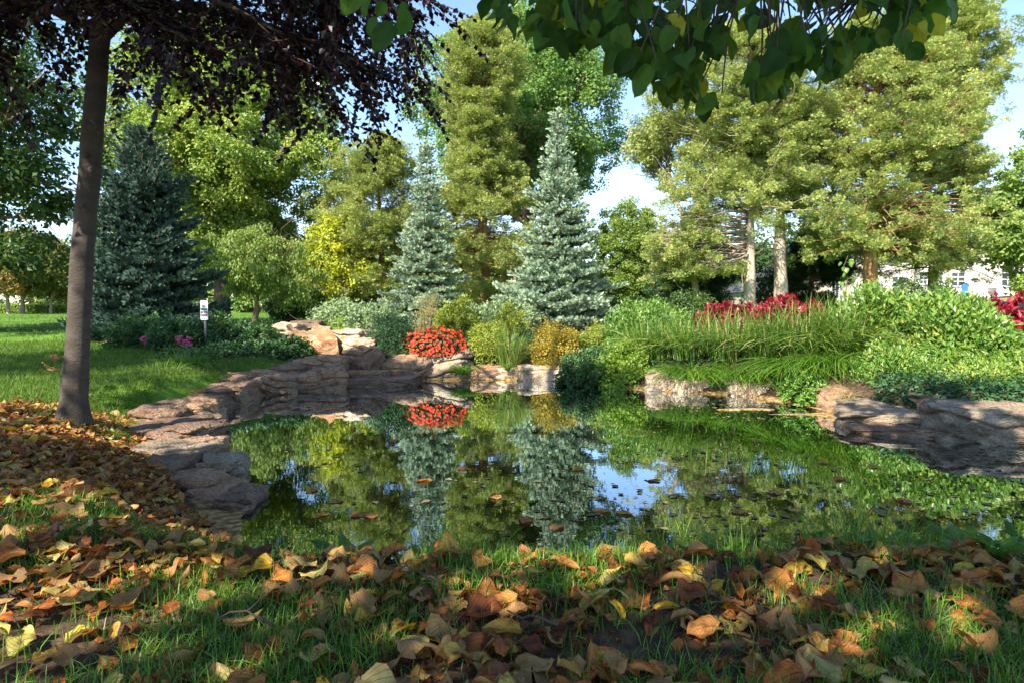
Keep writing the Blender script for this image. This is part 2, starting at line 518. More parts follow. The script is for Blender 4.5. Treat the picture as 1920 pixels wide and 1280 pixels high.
M['rock_dark'] = rock_mat('dark_grey_rock', [(0.25, (0.077, 0.0451, 0.0272)), (0.42, (0.165, 0.098, 0.06)), (0.56, (0.242, 0.1519, 0.096)), (0.75, (0.352, 0.245, 0.16))])
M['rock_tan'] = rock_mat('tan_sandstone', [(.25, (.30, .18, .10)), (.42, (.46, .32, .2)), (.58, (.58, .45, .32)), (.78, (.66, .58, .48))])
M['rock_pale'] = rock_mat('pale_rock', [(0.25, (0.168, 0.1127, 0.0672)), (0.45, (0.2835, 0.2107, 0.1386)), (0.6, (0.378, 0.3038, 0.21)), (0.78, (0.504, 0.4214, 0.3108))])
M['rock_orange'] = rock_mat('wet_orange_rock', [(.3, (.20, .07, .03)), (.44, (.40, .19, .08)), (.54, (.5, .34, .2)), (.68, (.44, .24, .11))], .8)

# ---------------------------------------------------------------- the ground and the pond
POND = [(-1.0, 2.45), (-1.32, 3.32), (-1.68, 3.93), (-2.2, 4.64), (-2.75, 5.54), (-2.9, 6.37), (-2.8, 7.0), (-2.76, 7.7), (-2.3, 8.1), (-2.07, 8.5),
        (-1.4, 9.1), (-.43, 9.25), (.67, 9.1), (1.2, 8.4), (1.74, 8.0), (2.57, 7.6), (2.95, 6.75), (3.05, 6.0), (3.2, 5.6), (3.5, 5.0),
        (3.9, 4.55), (4.3, 4.0), (4.5, 3.2), (4.2, 2.5), (3.0, 2.3), (2.0, 2.35), (1.0, 2.4), (0.0, 2.3)]
PP = np.array(POND)

def sdist(x, y):
    """signed distance to the pond outline, positive on land"""
    x, y = np.asarray(x, float), np.asarray(y, float)
    dmin = np.full(x.shape, 1e9)
    ins = np.zeros(x.shape, bool)
    n = len(PP)
    for i in range(n):
        ax, ay = PP[i]
        bx, by = PP[(i + 1) % n]
        ex, ey = bx - ax, by - ay
        t = np.clip(((x - ax) * ex + (y - ay) * ey) / (ex * ex + ey * ey), 0, 1)
        dmin = np.minimum(dmin, np.hypot(x - ax - t * ex, y - ay - t * ey))
        cnd = ((ay > y) != (by > y)) & (x < (bx - ax) * (y - ay) / (by - ay + 1e-12) + ax)
        ins ^= cnd
    return np.where(ins, -dmin, dmin)

def H(x, y):
    x, y = np.asarray(x, float), np.asarray(y, float)
    s = sdist(x, y)
    base = .3 + .28 * smooth(5.5, 16, y) + .12 * smooth(2.5, 6, x) * smooth(4, 9, y)
    p = np.stack([x, y, 0 * x], -1).reshape(-1, 3)
    nz = (fbm(p * .8, 5, 3).reshape(x.shape) - .5) * .10 + (fbm(p * 3.5, 9, 2).reshape(x.shape) - .5) * .03
    base = base - .72 * smooth(10, 13, x) * smooth(14, 18, y)
    edge = smooth(0, 1, s / (.55 + .6 * smooth(-.9, -1.4, x) * smooth(2.3, 3.0, y) * smooth(6.4, 5.6, y)))
    ch = np.exp(-((x + 2.75 + (y - 9) * .22) / .42) ** 2) * smooth(8.2, 8.8, y) * (1 - smooth(11, 11.8, y))
    land = (base + nz) * edge - .25 * ch
    shallow = np.exp(-((x - 2.5) / 1.0) ** 2 - ((y - 6.3) / 1.1) ** 2)
    shallow = np.exp(-((x - 2.35) / 1.0) ** 4 - ((y - 6.5) / 1.15) ** 4)
    depth = (.5 - .49 * shallow) * smooth(0, .9, -s) + .012 * shallow
    bars = (fbm(p * [1.3, 6.5, 1], 33, 3).reshape(x.shape) - .43) * .10 * shallow
    return np.where(s > 0, land, -depth + nz * .3 * smooth(0, .3, -s) + bars * smooth(0, .1, -s))

def Hs(x, y):
    return float(H(np.array([x]), np.array([y]))[0])

def grid_axis(parts):
    out = []
    for a, b, st in parts:
        out += list(np.arange(a, b, st))
    return np.array(out + [parts[-1][1]])
gx = grid_axis([(-400, -60, 34), (-60, -14, 2), (-14, -5, .3), (-5, 6, .07), (6, 14, .3), (14, 60, 2), (60, 400, 34)])
gy = grid_axis([(-60, -6, 3), (-6, 0, .3), (0, 10.5, .07), (10.5, 20, .25), (20, 60, 1.5), (60, 700, 40)])
X, Y = np.meshgrid(gx, gy)
Z = H(X, Y)
mb = MB()
ny, nx = X.shape
i, j = np.meshgrid(np.arange(ny - 1), np.arange(nx - 1), indexing='ij')
a = (i * nx + j).ravel()
mb.add(np.stack([X, Y, Z], -1).reshape(-1, 3), np.stack([a, a + 1, a + nx + 1, a + nx], 1))

def ground_mat():
    m, N, L, b = new_mat('ground_soil_and_turf')
    ge = N.new('ShaderNodeNewGeometry')
    sp = N.new('ShaderNodeSeparateXYZ')
    L.new(ge.outputs['Position'], sp.inputs[0])
    n = N.new('ShaderNodeTexNoise')
    n.inputs['Scale'].default_value = 1.3
    n.inputs['Detail'].default_value = 8
    L.new(ge.outputs['Position'], n.inputs[0])
    n2 = N.new('ShaderNodeTexNoise')
    n2.inputs['Scale'].default_value = 24
    n2.inputs['Detail'].default_value = 8
    L.new(ge.outputs['Position'], n2.inputs[0])
    turf = ramp(N, [(.3, (.05, .12, .014)), (.5, (.09, .19, .02)), (.7, (.14, .25, .028))])
    L.new(n.outputs[0], turf.inputs[0])
    soil = ramp(N, [(.3, (.03, .02, .012)), (.5, (.065, .042, .026)), (.7, (.12, .075, .045))])
    L.new(n2.outputs[0], soil.inputs[0])
    bed = ramp(N, [(.3, (.09, .07, .025)), (.5, (.2, .15, .05)), (.7, (.34, .26, .09))])
    L.new(n2.outputs[0], bed.inputs[0])
    # turf where y > 4.3 on land, soil near the pond and in the foreground, mud under water
    def mr(a_, f0, f1):
        q = N.new('ShaderNodeMapRange')
        q.inputs[1].default_value = f0
        q.inputs[2].default_value = f1
        L.new(a_, q.inputs[0])
        return q.outputs[0]
    def mth(op, a_, b_):
        q = N.new('ShaderNodeMath')
        q.operation = op
        for k, x in enumerate((a_, b_)):
            if isinstance(x, (int, float)): q.inputs[k].default_value = x
            else: L.new(x, q.inputs[k])
        return q.outputs[0]
    ty = mr(mth('ADD', sp.outputs[1], mth('MULTIPLY', n.outputs[0], 1.6)), 5.2, 5.8)
    left = mr(sp.outputs[0], -2.6, -2.9)
    far = mr(sp.outputs[1], 13, 14)
    right = mr(sp.outputs[0], 4.9, 5.4)
    turf_f = mth('MAXIMUM', mth('MULTIPLY', ty, mth('MAXIMUM', left, far)), right)
    m1 = N.new('ShaderNodeMix'); m1.data_type = 'RGBA'
    L.new(turf_f, m1.inputs[0]); L.new(soil.outputs[0], m1.inputs[6]); L.new(turf.outputs[0], m1.inputs[7])
    m2 = N.new('ShaderNodeMix'); m2.data_type = 'RGBA'
    grav = ramp(N, [(.35, (.12, .07, .025)), (.5, (.30, .18, .065)), (.68, (.46, .33, .16))])
    L.new(n2.outputs[0], grav.inputs[0])
    m3 = N.new('ShaderNodeMix'); m3.data_type = 'RGBA'
    L.new(mr(sp.outputs[2], -.12, -.05), m3.inputs[0]); L.new(bed.outputs[0], m3.inputs[6]); L.new(grav.outputs[0], m3.inputs[7])
    L.new(mr(sp.outputs[2], .035, .02), m2.inputs[0]); L.new(m1.outputs[2], m2.inputs[6]); L.new(m3.outputs[2], m2.inputs[7])
    L.new(m2.outputs[2], b.inputs['Base Color'])
    b.inputs['Roughness'].default_value = .95
    b.inputs['Specular IOR Level'].default_value = .15
    bp = N.new('ShaderNodeBump')
    bp.inputs['Strength'].default_value = .6
    bp.inputs['Distance'].default_value = .03
    L.new(n2.outputs[0], bp.inputs['Height'])
    L.new(bp.outputs[0], b.inputs['Normal'])
    return m
tag(mb.build('ground', ground_mat(), smooth=True), kind='structure')

def water_mat():
    m, N, L, b = new_mat('pond_water')
    N.remove(b)
    out = N['Material Output']
    gl = N.new('ShaderNodeBsdfGlossy')
    gl.inputs['Roughness'].default_value = 0.0
    gl.inputs['Color'].default_value = (.84, .93, 1, 1)
    tr = N.new('ShaderNodeBsdfTransparent')
    tr.inputs['Color'].default_value = (.55, .50, .34, 1)
    fr = N.new('ShaderNodeFresnel')
    fr.inputs['IOR'].default_value = 1.7
    ge = N.new('ShaderNodeNewGeometry')
    mp = N.new('ShaderNodeMapping')
    mp.inputs['Scale'].default_value = (1, 2.2, 1)
    L.new(ge.outputs['Position'], mp.inputs[0])
    n = N.new('ShaderNodeTexNoise')
    n.inputs['Scale'].default_value = 5
    n.inputs['Detail'].default_value = 3
    L.new(mp.outputs[0], n.inputs[0])
    bp = N.new('ShaderNodeBump')
    bp.inputs['Strength'].default_value = .10
    bp.inputs['Distance'].default_value = .002
    L.new(n.outputs[0], bp.inputs['Height'])
    L.new(bp.outputs[0], gl.inputs['Normal'])
    mul = N.new('ShaderNodeMath')
    mul.operation = 'MULTIPLY'
    mul.use_clamp = True
    mul.inputs[1].default_value = 1.9
    L.new(fr.outputs[0], mul.inputs[0])
    mix = N.new('ShaderNodeMixShader')
    L.new(mul.outputs[0], mix.inputs[0])
    L.new(tr.outputs[0], mix.inputs[1])
    L.new(gl.outputs[0], mix.inputs[2])
    L.new(mix.outputs[0], out.inputs[0])
    return m
mb = MB()
mb.add([(-3.6, 1.95, 0), (5.2, 1.95, 0), (5.2, 9.7, 0), (-3.6, 9.7, 0)], [(0, 1, 2, 3)])
tag(mb.build('pond_water', water_mat()), kind='structure')

# ---------------------------------------------------------------- rocks
def ico(sub):
    bm = bmesh.new()
    bmesh.ops.create_icosphere(bm, subdivisions=sub, radius=1)
    V = np.array([v.co[:] for v in bm.verts])
    F = np.array([[v.index for v in f.verts] for f in bm.faces])
    bm.free()
    return V, F
ICO = {4: ico(4), 5: ico(5), 6: ico(6)}

def rock(name, c, size, rz, seed, mat, label, layers=5, sub=5, group=None, box=.5, rough=1.0, tilt=0, parent=None, cat='rock'):
    """a weathered layered boulder: c = centre of its top surface on the photo side, size = full lengths"""
    V, F = ICO[sub]
    e = box
    q = np.sign(V) * np.abs(V) ** (1 - .55 * e)
    q = q / (np.max(np.abs(q), axis=1, keepdims=True) ** e)
    sz = np.array(size) / 2
    p = q * sz
    nz = fbm(q * 1.3 + seed * 7.3, seed, 4)
    p *= (1 + .5 * rough * (nz - .5))[:, None]
    p[:, 2] *= .88 + .3 * (fbm(np.stack([p[:, 0], p[:, 1], 0 * p[:, 0]], 1) * 2.6 / max(size[:2]) + seed, seed + 13, 3) - .4)
    # strata: ledges whose depth depends on the height
    zz = p[:, 2] / size[2] * layers * .62 + (p[:, 0] * math.sin(seed) * .9) / max(size[:2]) + 2.6 * (fbm(p * [1.5, 1.5, .8] + seed, seed + 3, 3) - .5) + rough * .5
    fr = zz - np.floor(zz)
    lay = hash3(np.floor(zz).astype(np.int64), 0 * zz.astype(np.int64), 0 * zz.astype(np.int64), seed + 11)
    ledge = (lay - .5) * .10 - .13 * np.exp(-((np.minimum(fr, 1 - fr)) / .08) ** 2) * (.3 + 1.4 * fbm(p * [2.2, 2.2, 5] + seed, seed + 21, 2))
    r2 = 1 + rough * ledge
    p[:, :2] *= r2[:, None]
    f2 = fbm(p * 9, seed + 5, 4) - .5
    p += norm(p) * (f2 * .16 * rough * min(size) )[:, None]
    p += norm(p) * ((fbm(p * 22, seed + 8, 3) - .5) * .034 - .02 * np.exp(-(np.abs(fbm(p * [5, 5, 9] + seed, seed + 17, 2) - .5) / .025) ** 2))[:, None]
    cr, sr = math.cos(rz), math.sin(rz)
    ct, st = math.cos(tilt), math.sin(tilt)
    p = np.stack([p[:, 0] * ct - p[:, 2] * st, p[:, 1], p[:, 0] * st + p[:, 2] * ct], 1)
    p = np.stack([p[:, 0] * cr - p[:, 1] * sr, p[:, 0] * sr + p[:, 1] * cr, p[:, 2]], 1)
    mb = MB()
    mb.add(p, F)
    o = mb.build(name, mat, parent, smooth=True)
    o.location = [float(v) for v in c]
    if parent is None:
        tag(o, label, cat, group)
    return o

RK = 0
def rock_px(x0, x1, ytop, ybot, Yd, depth, mat, label, layers=5, sub=5, rz=0, box=.5, rough=1.0, name='boulder', tilt=0, group=None):
    """boulder filling the pixel box x0..x1, ytop..ybot with its front at depth Yd"""
    global RK
    RK += 1
    a, b = P(x0, ytop, Yd), P(x1, ybot, Yd)
    h = a[2] - b[2]
    c = ((a[0] + b[0]) / 2, Yd + depth * .45, b[2] + h * .38)
    return rock(name, c, (abs(b[0] - a[0]) * 1.08, depth, h * 1.12), rz, 100 + RK, mat, label, layers, sub, group, box, rough, tilt)

gW, gM, gR, gC = 'rocks edging the shaded left bank', 'rocks at the back of the pond', 'rocks on the sunny right bank', 'rocks round the little cascade'
# left bank, from the near end to the cascade
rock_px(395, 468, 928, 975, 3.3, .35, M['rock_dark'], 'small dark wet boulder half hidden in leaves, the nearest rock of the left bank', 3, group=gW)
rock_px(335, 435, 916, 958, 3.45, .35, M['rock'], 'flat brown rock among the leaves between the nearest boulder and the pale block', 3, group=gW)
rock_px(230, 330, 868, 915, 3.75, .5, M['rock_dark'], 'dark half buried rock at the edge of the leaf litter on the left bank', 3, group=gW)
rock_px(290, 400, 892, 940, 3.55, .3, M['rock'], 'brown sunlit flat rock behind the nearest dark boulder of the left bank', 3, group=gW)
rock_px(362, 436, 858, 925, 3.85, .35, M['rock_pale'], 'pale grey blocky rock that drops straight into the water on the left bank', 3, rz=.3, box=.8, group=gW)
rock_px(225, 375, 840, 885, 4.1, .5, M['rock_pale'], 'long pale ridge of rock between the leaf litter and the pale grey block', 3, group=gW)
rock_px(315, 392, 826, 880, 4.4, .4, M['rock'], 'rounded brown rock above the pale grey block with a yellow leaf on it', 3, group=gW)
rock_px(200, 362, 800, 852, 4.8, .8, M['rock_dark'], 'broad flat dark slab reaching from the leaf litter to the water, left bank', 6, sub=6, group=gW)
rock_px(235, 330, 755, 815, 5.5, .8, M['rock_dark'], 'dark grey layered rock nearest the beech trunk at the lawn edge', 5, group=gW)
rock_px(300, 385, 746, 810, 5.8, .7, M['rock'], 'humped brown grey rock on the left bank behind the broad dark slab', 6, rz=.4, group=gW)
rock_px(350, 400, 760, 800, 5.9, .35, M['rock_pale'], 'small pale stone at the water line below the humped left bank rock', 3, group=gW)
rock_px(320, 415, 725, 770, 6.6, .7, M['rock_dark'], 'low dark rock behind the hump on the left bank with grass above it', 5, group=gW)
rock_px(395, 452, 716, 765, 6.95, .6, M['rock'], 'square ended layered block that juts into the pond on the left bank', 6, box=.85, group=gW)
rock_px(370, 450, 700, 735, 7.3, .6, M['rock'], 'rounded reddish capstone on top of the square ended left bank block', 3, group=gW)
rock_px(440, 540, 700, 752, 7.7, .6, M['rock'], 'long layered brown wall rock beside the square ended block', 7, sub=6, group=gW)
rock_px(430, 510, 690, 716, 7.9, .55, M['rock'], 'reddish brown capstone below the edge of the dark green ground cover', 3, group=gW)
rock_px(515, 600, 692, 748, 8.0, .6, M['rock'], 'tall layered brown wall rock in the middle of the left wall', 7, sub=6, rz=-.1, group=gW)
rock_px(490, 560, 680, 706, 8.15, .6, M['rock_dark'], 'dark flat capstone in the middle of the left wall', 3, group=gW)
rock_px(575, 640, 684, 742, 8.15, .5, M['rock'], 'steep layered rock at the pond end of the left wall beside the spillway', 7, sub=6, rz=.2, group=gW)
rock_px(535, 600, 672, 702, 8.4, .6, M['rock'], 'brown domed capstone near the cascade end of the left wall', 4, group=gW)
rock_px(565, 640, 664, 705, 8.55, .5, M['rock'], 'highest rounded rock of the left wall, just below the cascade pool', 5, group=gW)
# the spillway sill
rock_px(625, 770, 708, 735, 8.5, .8, M['rock_dark'], 'low flat wet ledge at water level below the cascade', 4, box=.9, rough=.6, group=gM)
rock_px(628, 720, 692, 716, 8.8, .5, M['rock'], 'reddish brown step between the wet ledge and the cascade pool', 4, box=.9, rough=.6, group=gM)
# back wall
rock_px(636, 715, 646, 712, 9.0, .6, M['rock_dark'], 'dark rounded boulder right of the cascade with grey blue stains', 5, group=gM)
rock_px(690, 800, 662, 722, 9.15, .6, M['rock'], 'broken grey and brown rock between the dark rounded boulder and the pale one', 6, sub=6, group=gM)
rock_px(735, 880, 656, 722, 9.3, .7, M['rock_pale'], 'long pale sloping boulder below the red and orange flowers', 5, sub=6, rz=-.15, tilt=.10, group=gM)
rock_px(850, 950, 678, 722, 9.35, .6, M['rock'], 'brown layered rock behind the small drooping grass tuft', 5, group=gM)
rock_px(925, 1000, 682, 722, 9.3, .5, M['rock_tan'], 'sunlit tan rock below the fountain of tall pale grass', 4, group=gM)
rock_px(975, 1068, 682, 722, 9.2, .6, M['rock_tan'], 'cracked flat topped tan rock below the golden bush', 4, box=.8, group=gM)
# right bank
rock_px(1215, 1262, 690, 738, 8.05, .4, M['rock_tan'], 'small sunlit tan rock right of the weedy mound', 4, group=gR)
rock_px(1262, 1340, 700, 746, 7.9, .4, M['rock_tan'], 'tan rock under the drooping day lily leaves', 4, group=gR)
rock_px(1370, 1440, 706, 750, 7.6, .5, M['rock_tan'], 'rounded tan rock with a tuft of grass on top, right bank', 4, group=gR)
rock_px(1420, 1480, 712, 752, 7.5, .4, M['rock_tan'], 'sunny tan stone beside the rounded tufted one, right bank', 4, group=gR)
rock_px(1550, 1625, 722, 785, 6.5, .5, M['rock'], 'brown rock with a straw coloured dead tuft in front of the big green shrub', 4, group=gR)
rock_px(1610, 1690, 752, 795, 6.05, .4, M['rock_tan'], 'low tan rock between the dead tuft and the big slab', 4, group=gR)
rock_px(1640, 1860, 770, 832, 5.35, 1.0, M['rock_pale'], 'long grey slab sloping to the water on the right bank', 5, sub=6, rz=-.42, tilt=.04, box=.75, group=gR)
rock_px(1640, 1790, 800, 832, 5.2, .5, M['rock_dark'], 'dark undercut foot of the long grey slab on the right bank', 4, rz=-.5, box=.75, group=gR)
rock_px(1830, 2100, 758, 858, 4.85, 1.2, M['rock_pale'], 'pale weathered boulder cut by the edge beside the long grey slab', 4, sub=6, rz=-.3, box=.7, group=gR)
# cascade
rock_px(612, 690, 613, 668, 9.9, .8, M['rock_tan'], 'bright tan boulder forming the right side of the cascade', 6, sub=6, rz=-.3, box=.6, group=gC)
rock_px(640, 705, 630, 668, 9.5, .6, M['rock_tan'], 'low tan rock stepping down right of the bright cascade boulder', 4, group=gC)
rock_px(450, 532, 626, 648, 10.0, .6, M['rock_tan'], 'flat tan rock forming the left side of the cascade', 4, group=gC)
rock_px(505, 556, 604, 632, 11.1, .6, M['rock_tan'], 'small rounded tan rock at the top left of the cascade', 4, group=gC)
rock_px(583, 615, 610, 632, 11.0, .4, M['rock_tan'], 'small tan rock at the top right of the cascade', 4, group=gC)
rock_px(545, 600, 600, 618, 11.8, .4, M['rock_dark'], 'dark brown stone closing the head of the cascade', 3, box=.8, group=gC)

# cascade trough: wet orange rock steps with a film of water
rows = [(8.9, 684, 606, 634), (8.95, 674, 600, 636), (9.3, 661, 586, 634), (9.7, 648, 566, 632), (9.73, 641, 556, 628), (9.76, 628, 540, 616), (10.3, 624, 536, 608), (10.9, 621, 538, 602), (11.0, 619, 546, 596)]
cas = thing('cascade', P(600, 650, 9.5), 'little orange brown rock cascade running down into the back of the pond', 'cascade')
mb = MB()
V, nxs = [], 14
for (Yd, py, xa, xb) in rows:
    for k in range(nxs):
        t = k / (nxs - 1)
        p = P(xa + (xb - xa) * t, py, Yd)
        p[2] += .10 * abs(2 * t - 1) ** 4 + .012 * math.sin(k * 2.1 + Yd * 7) - .01
        V.append(p)
F = [(r * nxs + k, r * nxs + k + 1, (r + 1) * nxs + k + 1, (r + 1) * nxs + k) for r in range(len(rows) - 1) for k in range(nxs - 1)]
mb.add(V, F)
bed_o = mb.build('stone_trough', M['rock_orange'], cas, smooth=True)

# ---------------------------------------------------------------- trees
def limb_path(rng, a, b, sag=.15, n=7, wig=.06):
    a, b = np.asarray(a, float), np.asarray(b, float)
    t = np.linspace(0, 1, n)[:, None]
    L = np.linalg.norm(b - a)
    p = a + (b - a) * t
    p[:, 2] += (np.sin(np.pi * t[:, 0]) * sag * L)
    p[1:-1] += rng.normal(size=(n - 2, 3)) * wig * L
    return p

def clump_leaves(mb, rng, cen, rad, per, size, tpl=LEAF, tint=(0, 1), flat=.75, up=.55, droop=.2, mat=0, outward=None):
    m = len(cen)
    c = np.repeat(cen, per, 0)
    r = np.repeat(np.broadcast_to(rad, (m,)), per)
    n = len(c)
    dr = rdir(rng, n)
    rr = rng.random(n) ** .45
    off = dr * (r * rr)[:, None]
    off[:, 2] *= flat
    nrm = norm(dr * .6 + np.array([0, 0, up]) + rng.normal(size=(n, 3)) * .45)
    ax = norm(np.cross(nrm, rdir(rng, n)) + dr * .4 - np.array([0, 0, droop]))
    ct = np.repeat(rng.random(m), per)
    tt = tint[0] + (tint[1] - tint[0]) * np.clip(.55 * rng.random(n) + .45 * ct, 0, 1)
    mb.leaves(tpl, c + off, frames(ax, nrm), size * rng.uniform(.7, 1.25, n), tt, mat)

def crown_points(rng, n, c, rad, seed, gap=.40, hollow=.4, fs=1.0, shape=None):
    out = []
    k = 0
    while k < n:
        d = rdir(rng, n * 3)
        r = rng.random(n * 3) ** hollow
        q = d * r[:, None]
        if shape is not None:
            q = shape(q)
        lump = 1 + .45 * (fbm(d * 1.7 + seed, seed, 3) - .5) * 2
        q = q * lump[:, None]
        p = np.asarray(c) + q * np.asarray(rad)
        keep = fbm(p * fs, seed + 2, 3) > gap
        q = p[keep]
        out.append(q)
        k += len(q)
    return np.concatenate(out)[:n]

def deciduous(name, base, label, cat, top, crown_c, crown_r, leaf, bark, n_clump=260, per=130, size=.09, trunk_r=.16, seed=1, gap=.42,
              clump_r=.34, limbs=26, tint=(0, 1), group=None, fork=.45, hollow=.4, tpl=LEAF, droop=.2, low=None):
    rng = np.random.default_rng(seed)
    t = thing(name, base, label, cat, group)
    base = np.asarray(base, float)
    c = np.asarray(crown_c, float)
    fk = base + (c - base) * fork
    fk[2] = base[2] + (c[2] - base[2]) * fork
    tb = MB()
    tp = limb_path(rng, base - [0, 0, .1], fk, 0, 8, .012)
    tb.tube(tp, np.linspace(trunk_r * 1.25, trunk_r * .8, 8) * np.array([1.15] + [1] * 7), 12, wob=.15, seed=seed)
    cen = crown_points(rng, n_clump, c, crown_r, seed, gap, hollow)
    if low is not None:
        cen = cen[cen[:, 2] > low]
    lead = limb_path(rng, fk, c + [0, 0, crown_r[2] * .6], 0, 7, .03)
    tb.tube(lead, np.linspace(trunk_r * .75, trunk_r * .15, 7), 8)
    pick = cen[rng.permutation(len(cen))[:limbs]]
    for q in pick:
        s = lead[min(6, max(0, int((q[2] - lead[0, 2]) / max(.1, lead[-1, 2] - lead[0, 2]) * 5) - 1))]
        lp = limb_path(rng, s, q, .08, 6, .05)
        r0 = trunk_r * rng.uniform(.22, .45)
        tb.tube(lp, np.linspace(r0, .008, 6), 6)
        for _ in range(3):
            q2 = q + rng.normal(size=3) * clump_r * 2
            tb.tube(limb_path(rng, lp[3], q2, .05, 5, .06), np.linspace(r0 * .4, .005, 5), 5)
    tb.build('trunk', bark, t, smooth=True)
    cb = MB()
    clump_leaves(cb, rng, cen, clump_r * rng.uniform(.6, 1.35, len(cen)), per, size, tpl, tint, droop=droop)
    cb.build('crown', leaf, t)
    return t

def cedar(name, base, label, top, width, leaf, bark, seed, n_clump=900, per=70, size=.075, trunk_r=.13, low=.0, lean=0, group=None,
          gap=.36, prof=None, clump_r=.16, side=(1, 1), cat='cedar tree', dead=30, bare=0):
    """a red cedar: sprays of scale foliage in ragged tufts carried by rising limbs; low = bare trunk height"""
    rng = np.random.default_rng(seed)
    t = thing(name, base, label, cat, group)
    base = np.asarray(base, float)
    Ht = top - base[2]
    prof = prof or (lambda u: np.sin(np.pi * np.clip(.16 + .84 * u, 0, 1)) ** .75)
    tb = MB()
    n = 16
    tp = np.stack([base[0] + lean * np.linspace(0, 1, n) + .03 * np.sin(np.linspace(0, 7, n) + seed), np.full(n, base[1]), np.linspace(base[2] - .15, top - .1 * Ht, n)], 1)
    tb.tube(tp, np.linspace(trunk_r * 1.1, .02, n) * np.array([1.25] + [1] * (n - 1)), 12, wob=.22, seed=seed)
    cen, lim = [], []
    nb = int(n_clump / 9 * 1.35)
    per = int(per * 1.25)
    size = size * .8
    cb = MB()
    allc, alld = [], []
    for k in range(nb):
        u = rng.random() ** .85
        z = base[2] + low + (Ht - low) * u
        az = rng.uniform(0, 2 * math.pi)
        if z < base[2] + bare:
            az = rng.uniform(2.3, 4.2)
        rr = (.62 if z < base[2] + bare else 1.0) * width / 2 * prof(np.array(u)) * (.55 + .75 * fbm(np.array([[math.cos(az) * 1.4 + seed, math.sin(az) * 1.4, z * .9]]), seed, 3)[0])
        sx = side[1] if math.cos(az) > 0 else side[0]
        L = rr * rng.uniform(.75, 1.1)
        d = np.array([math.cos(az) * sx, math.sin(az), 0])
        r_ = np.linspace(0, 1, 7)
        rise = L * rng.uniform(.1, .55) * (1 if u > .3 else rng.uniform(-.9, .5))
        st = tp[min(n - 1, int((z - base[2]) / (Ht * .9) * (n - 1)))].copy()
        st[2] = z
        pth = st + d * (L * r_)[:, None]
        pth[:, 2] += rise * r_ ** 1.6
        pth[1:] += np.cumsum(rng.normal(size=(6, 3)) * L * .025, 0)
        tb.tube(pth, np.linspace(max(.009, trunk_r * .15 * (1 - u * .7)), .003, 7), 5)
        ts = rng.uniform(.35, 1.0, 9) ** .8
        pc = np.stack([np.interp(ts, r_, pth[:, q]) for q in range(3)], 1)
        pc += rng.normal(size=pc.shape) * L * np.array([.15, .15, .07])
        allc.append(pc)
        alld.append(np.repeat([norm(d + np.array([0, 0, .55]))], 9, 0))
    cen = np.concatenate(allc)
    dd = np.concatenate(alld)
    kp = fbm(cen * 1.4, seed + 9, 3) > gap
    cen, dd = cen[kp], dd[kp]
    m = len(cen)
    # each tuft: sprays radiating outward and up
    c = np.repeat(cen, per, 0)
    D = np.repeat(dd, per, 0)
    nn = len(c)
    rad = np.repeat(clump_r * rng.uniform(.5, 1.3, m), per)
    off = rdir(rng, nn) * (rad * rng.random(nn) ** .5)[:, None]
    off[:, 2] *= .6
    ax = norm(D * .7 + rdir(rng, nn) * .75 + norm(off) * .5)
    nr = norm(np.array([0, 0, 1.]) + rdir(rng, nn) * .8)
    ct = np.repeat(rng.random(m), per)
    tint = np.clip(.02 + .74 * (.45 * rng.random(nn) + .55 * ct), 0, .78)
    brown = rng.random(nn) < .03
    tint[brown] = 1.0
    cb.leaves(TUFT, c + off, frames(ax, nr), size * rng.uniform(.6, 1.3, nn), tint)
    # bare dead twigs showing in the gaps
    for _ in range(dead):
        q = cen[rng.integers(m)]
        s = q + rng.normal(size=3) * .25
        tb.tube(limb_path(rng, q, s + (s - q) * .6, -.1, 5, .05), np.linspace(.008, .003, 5), 4)
    tb.build('trunk', bark, t, smooth=True)
    cb.build('crown', leaf, t)
    return t

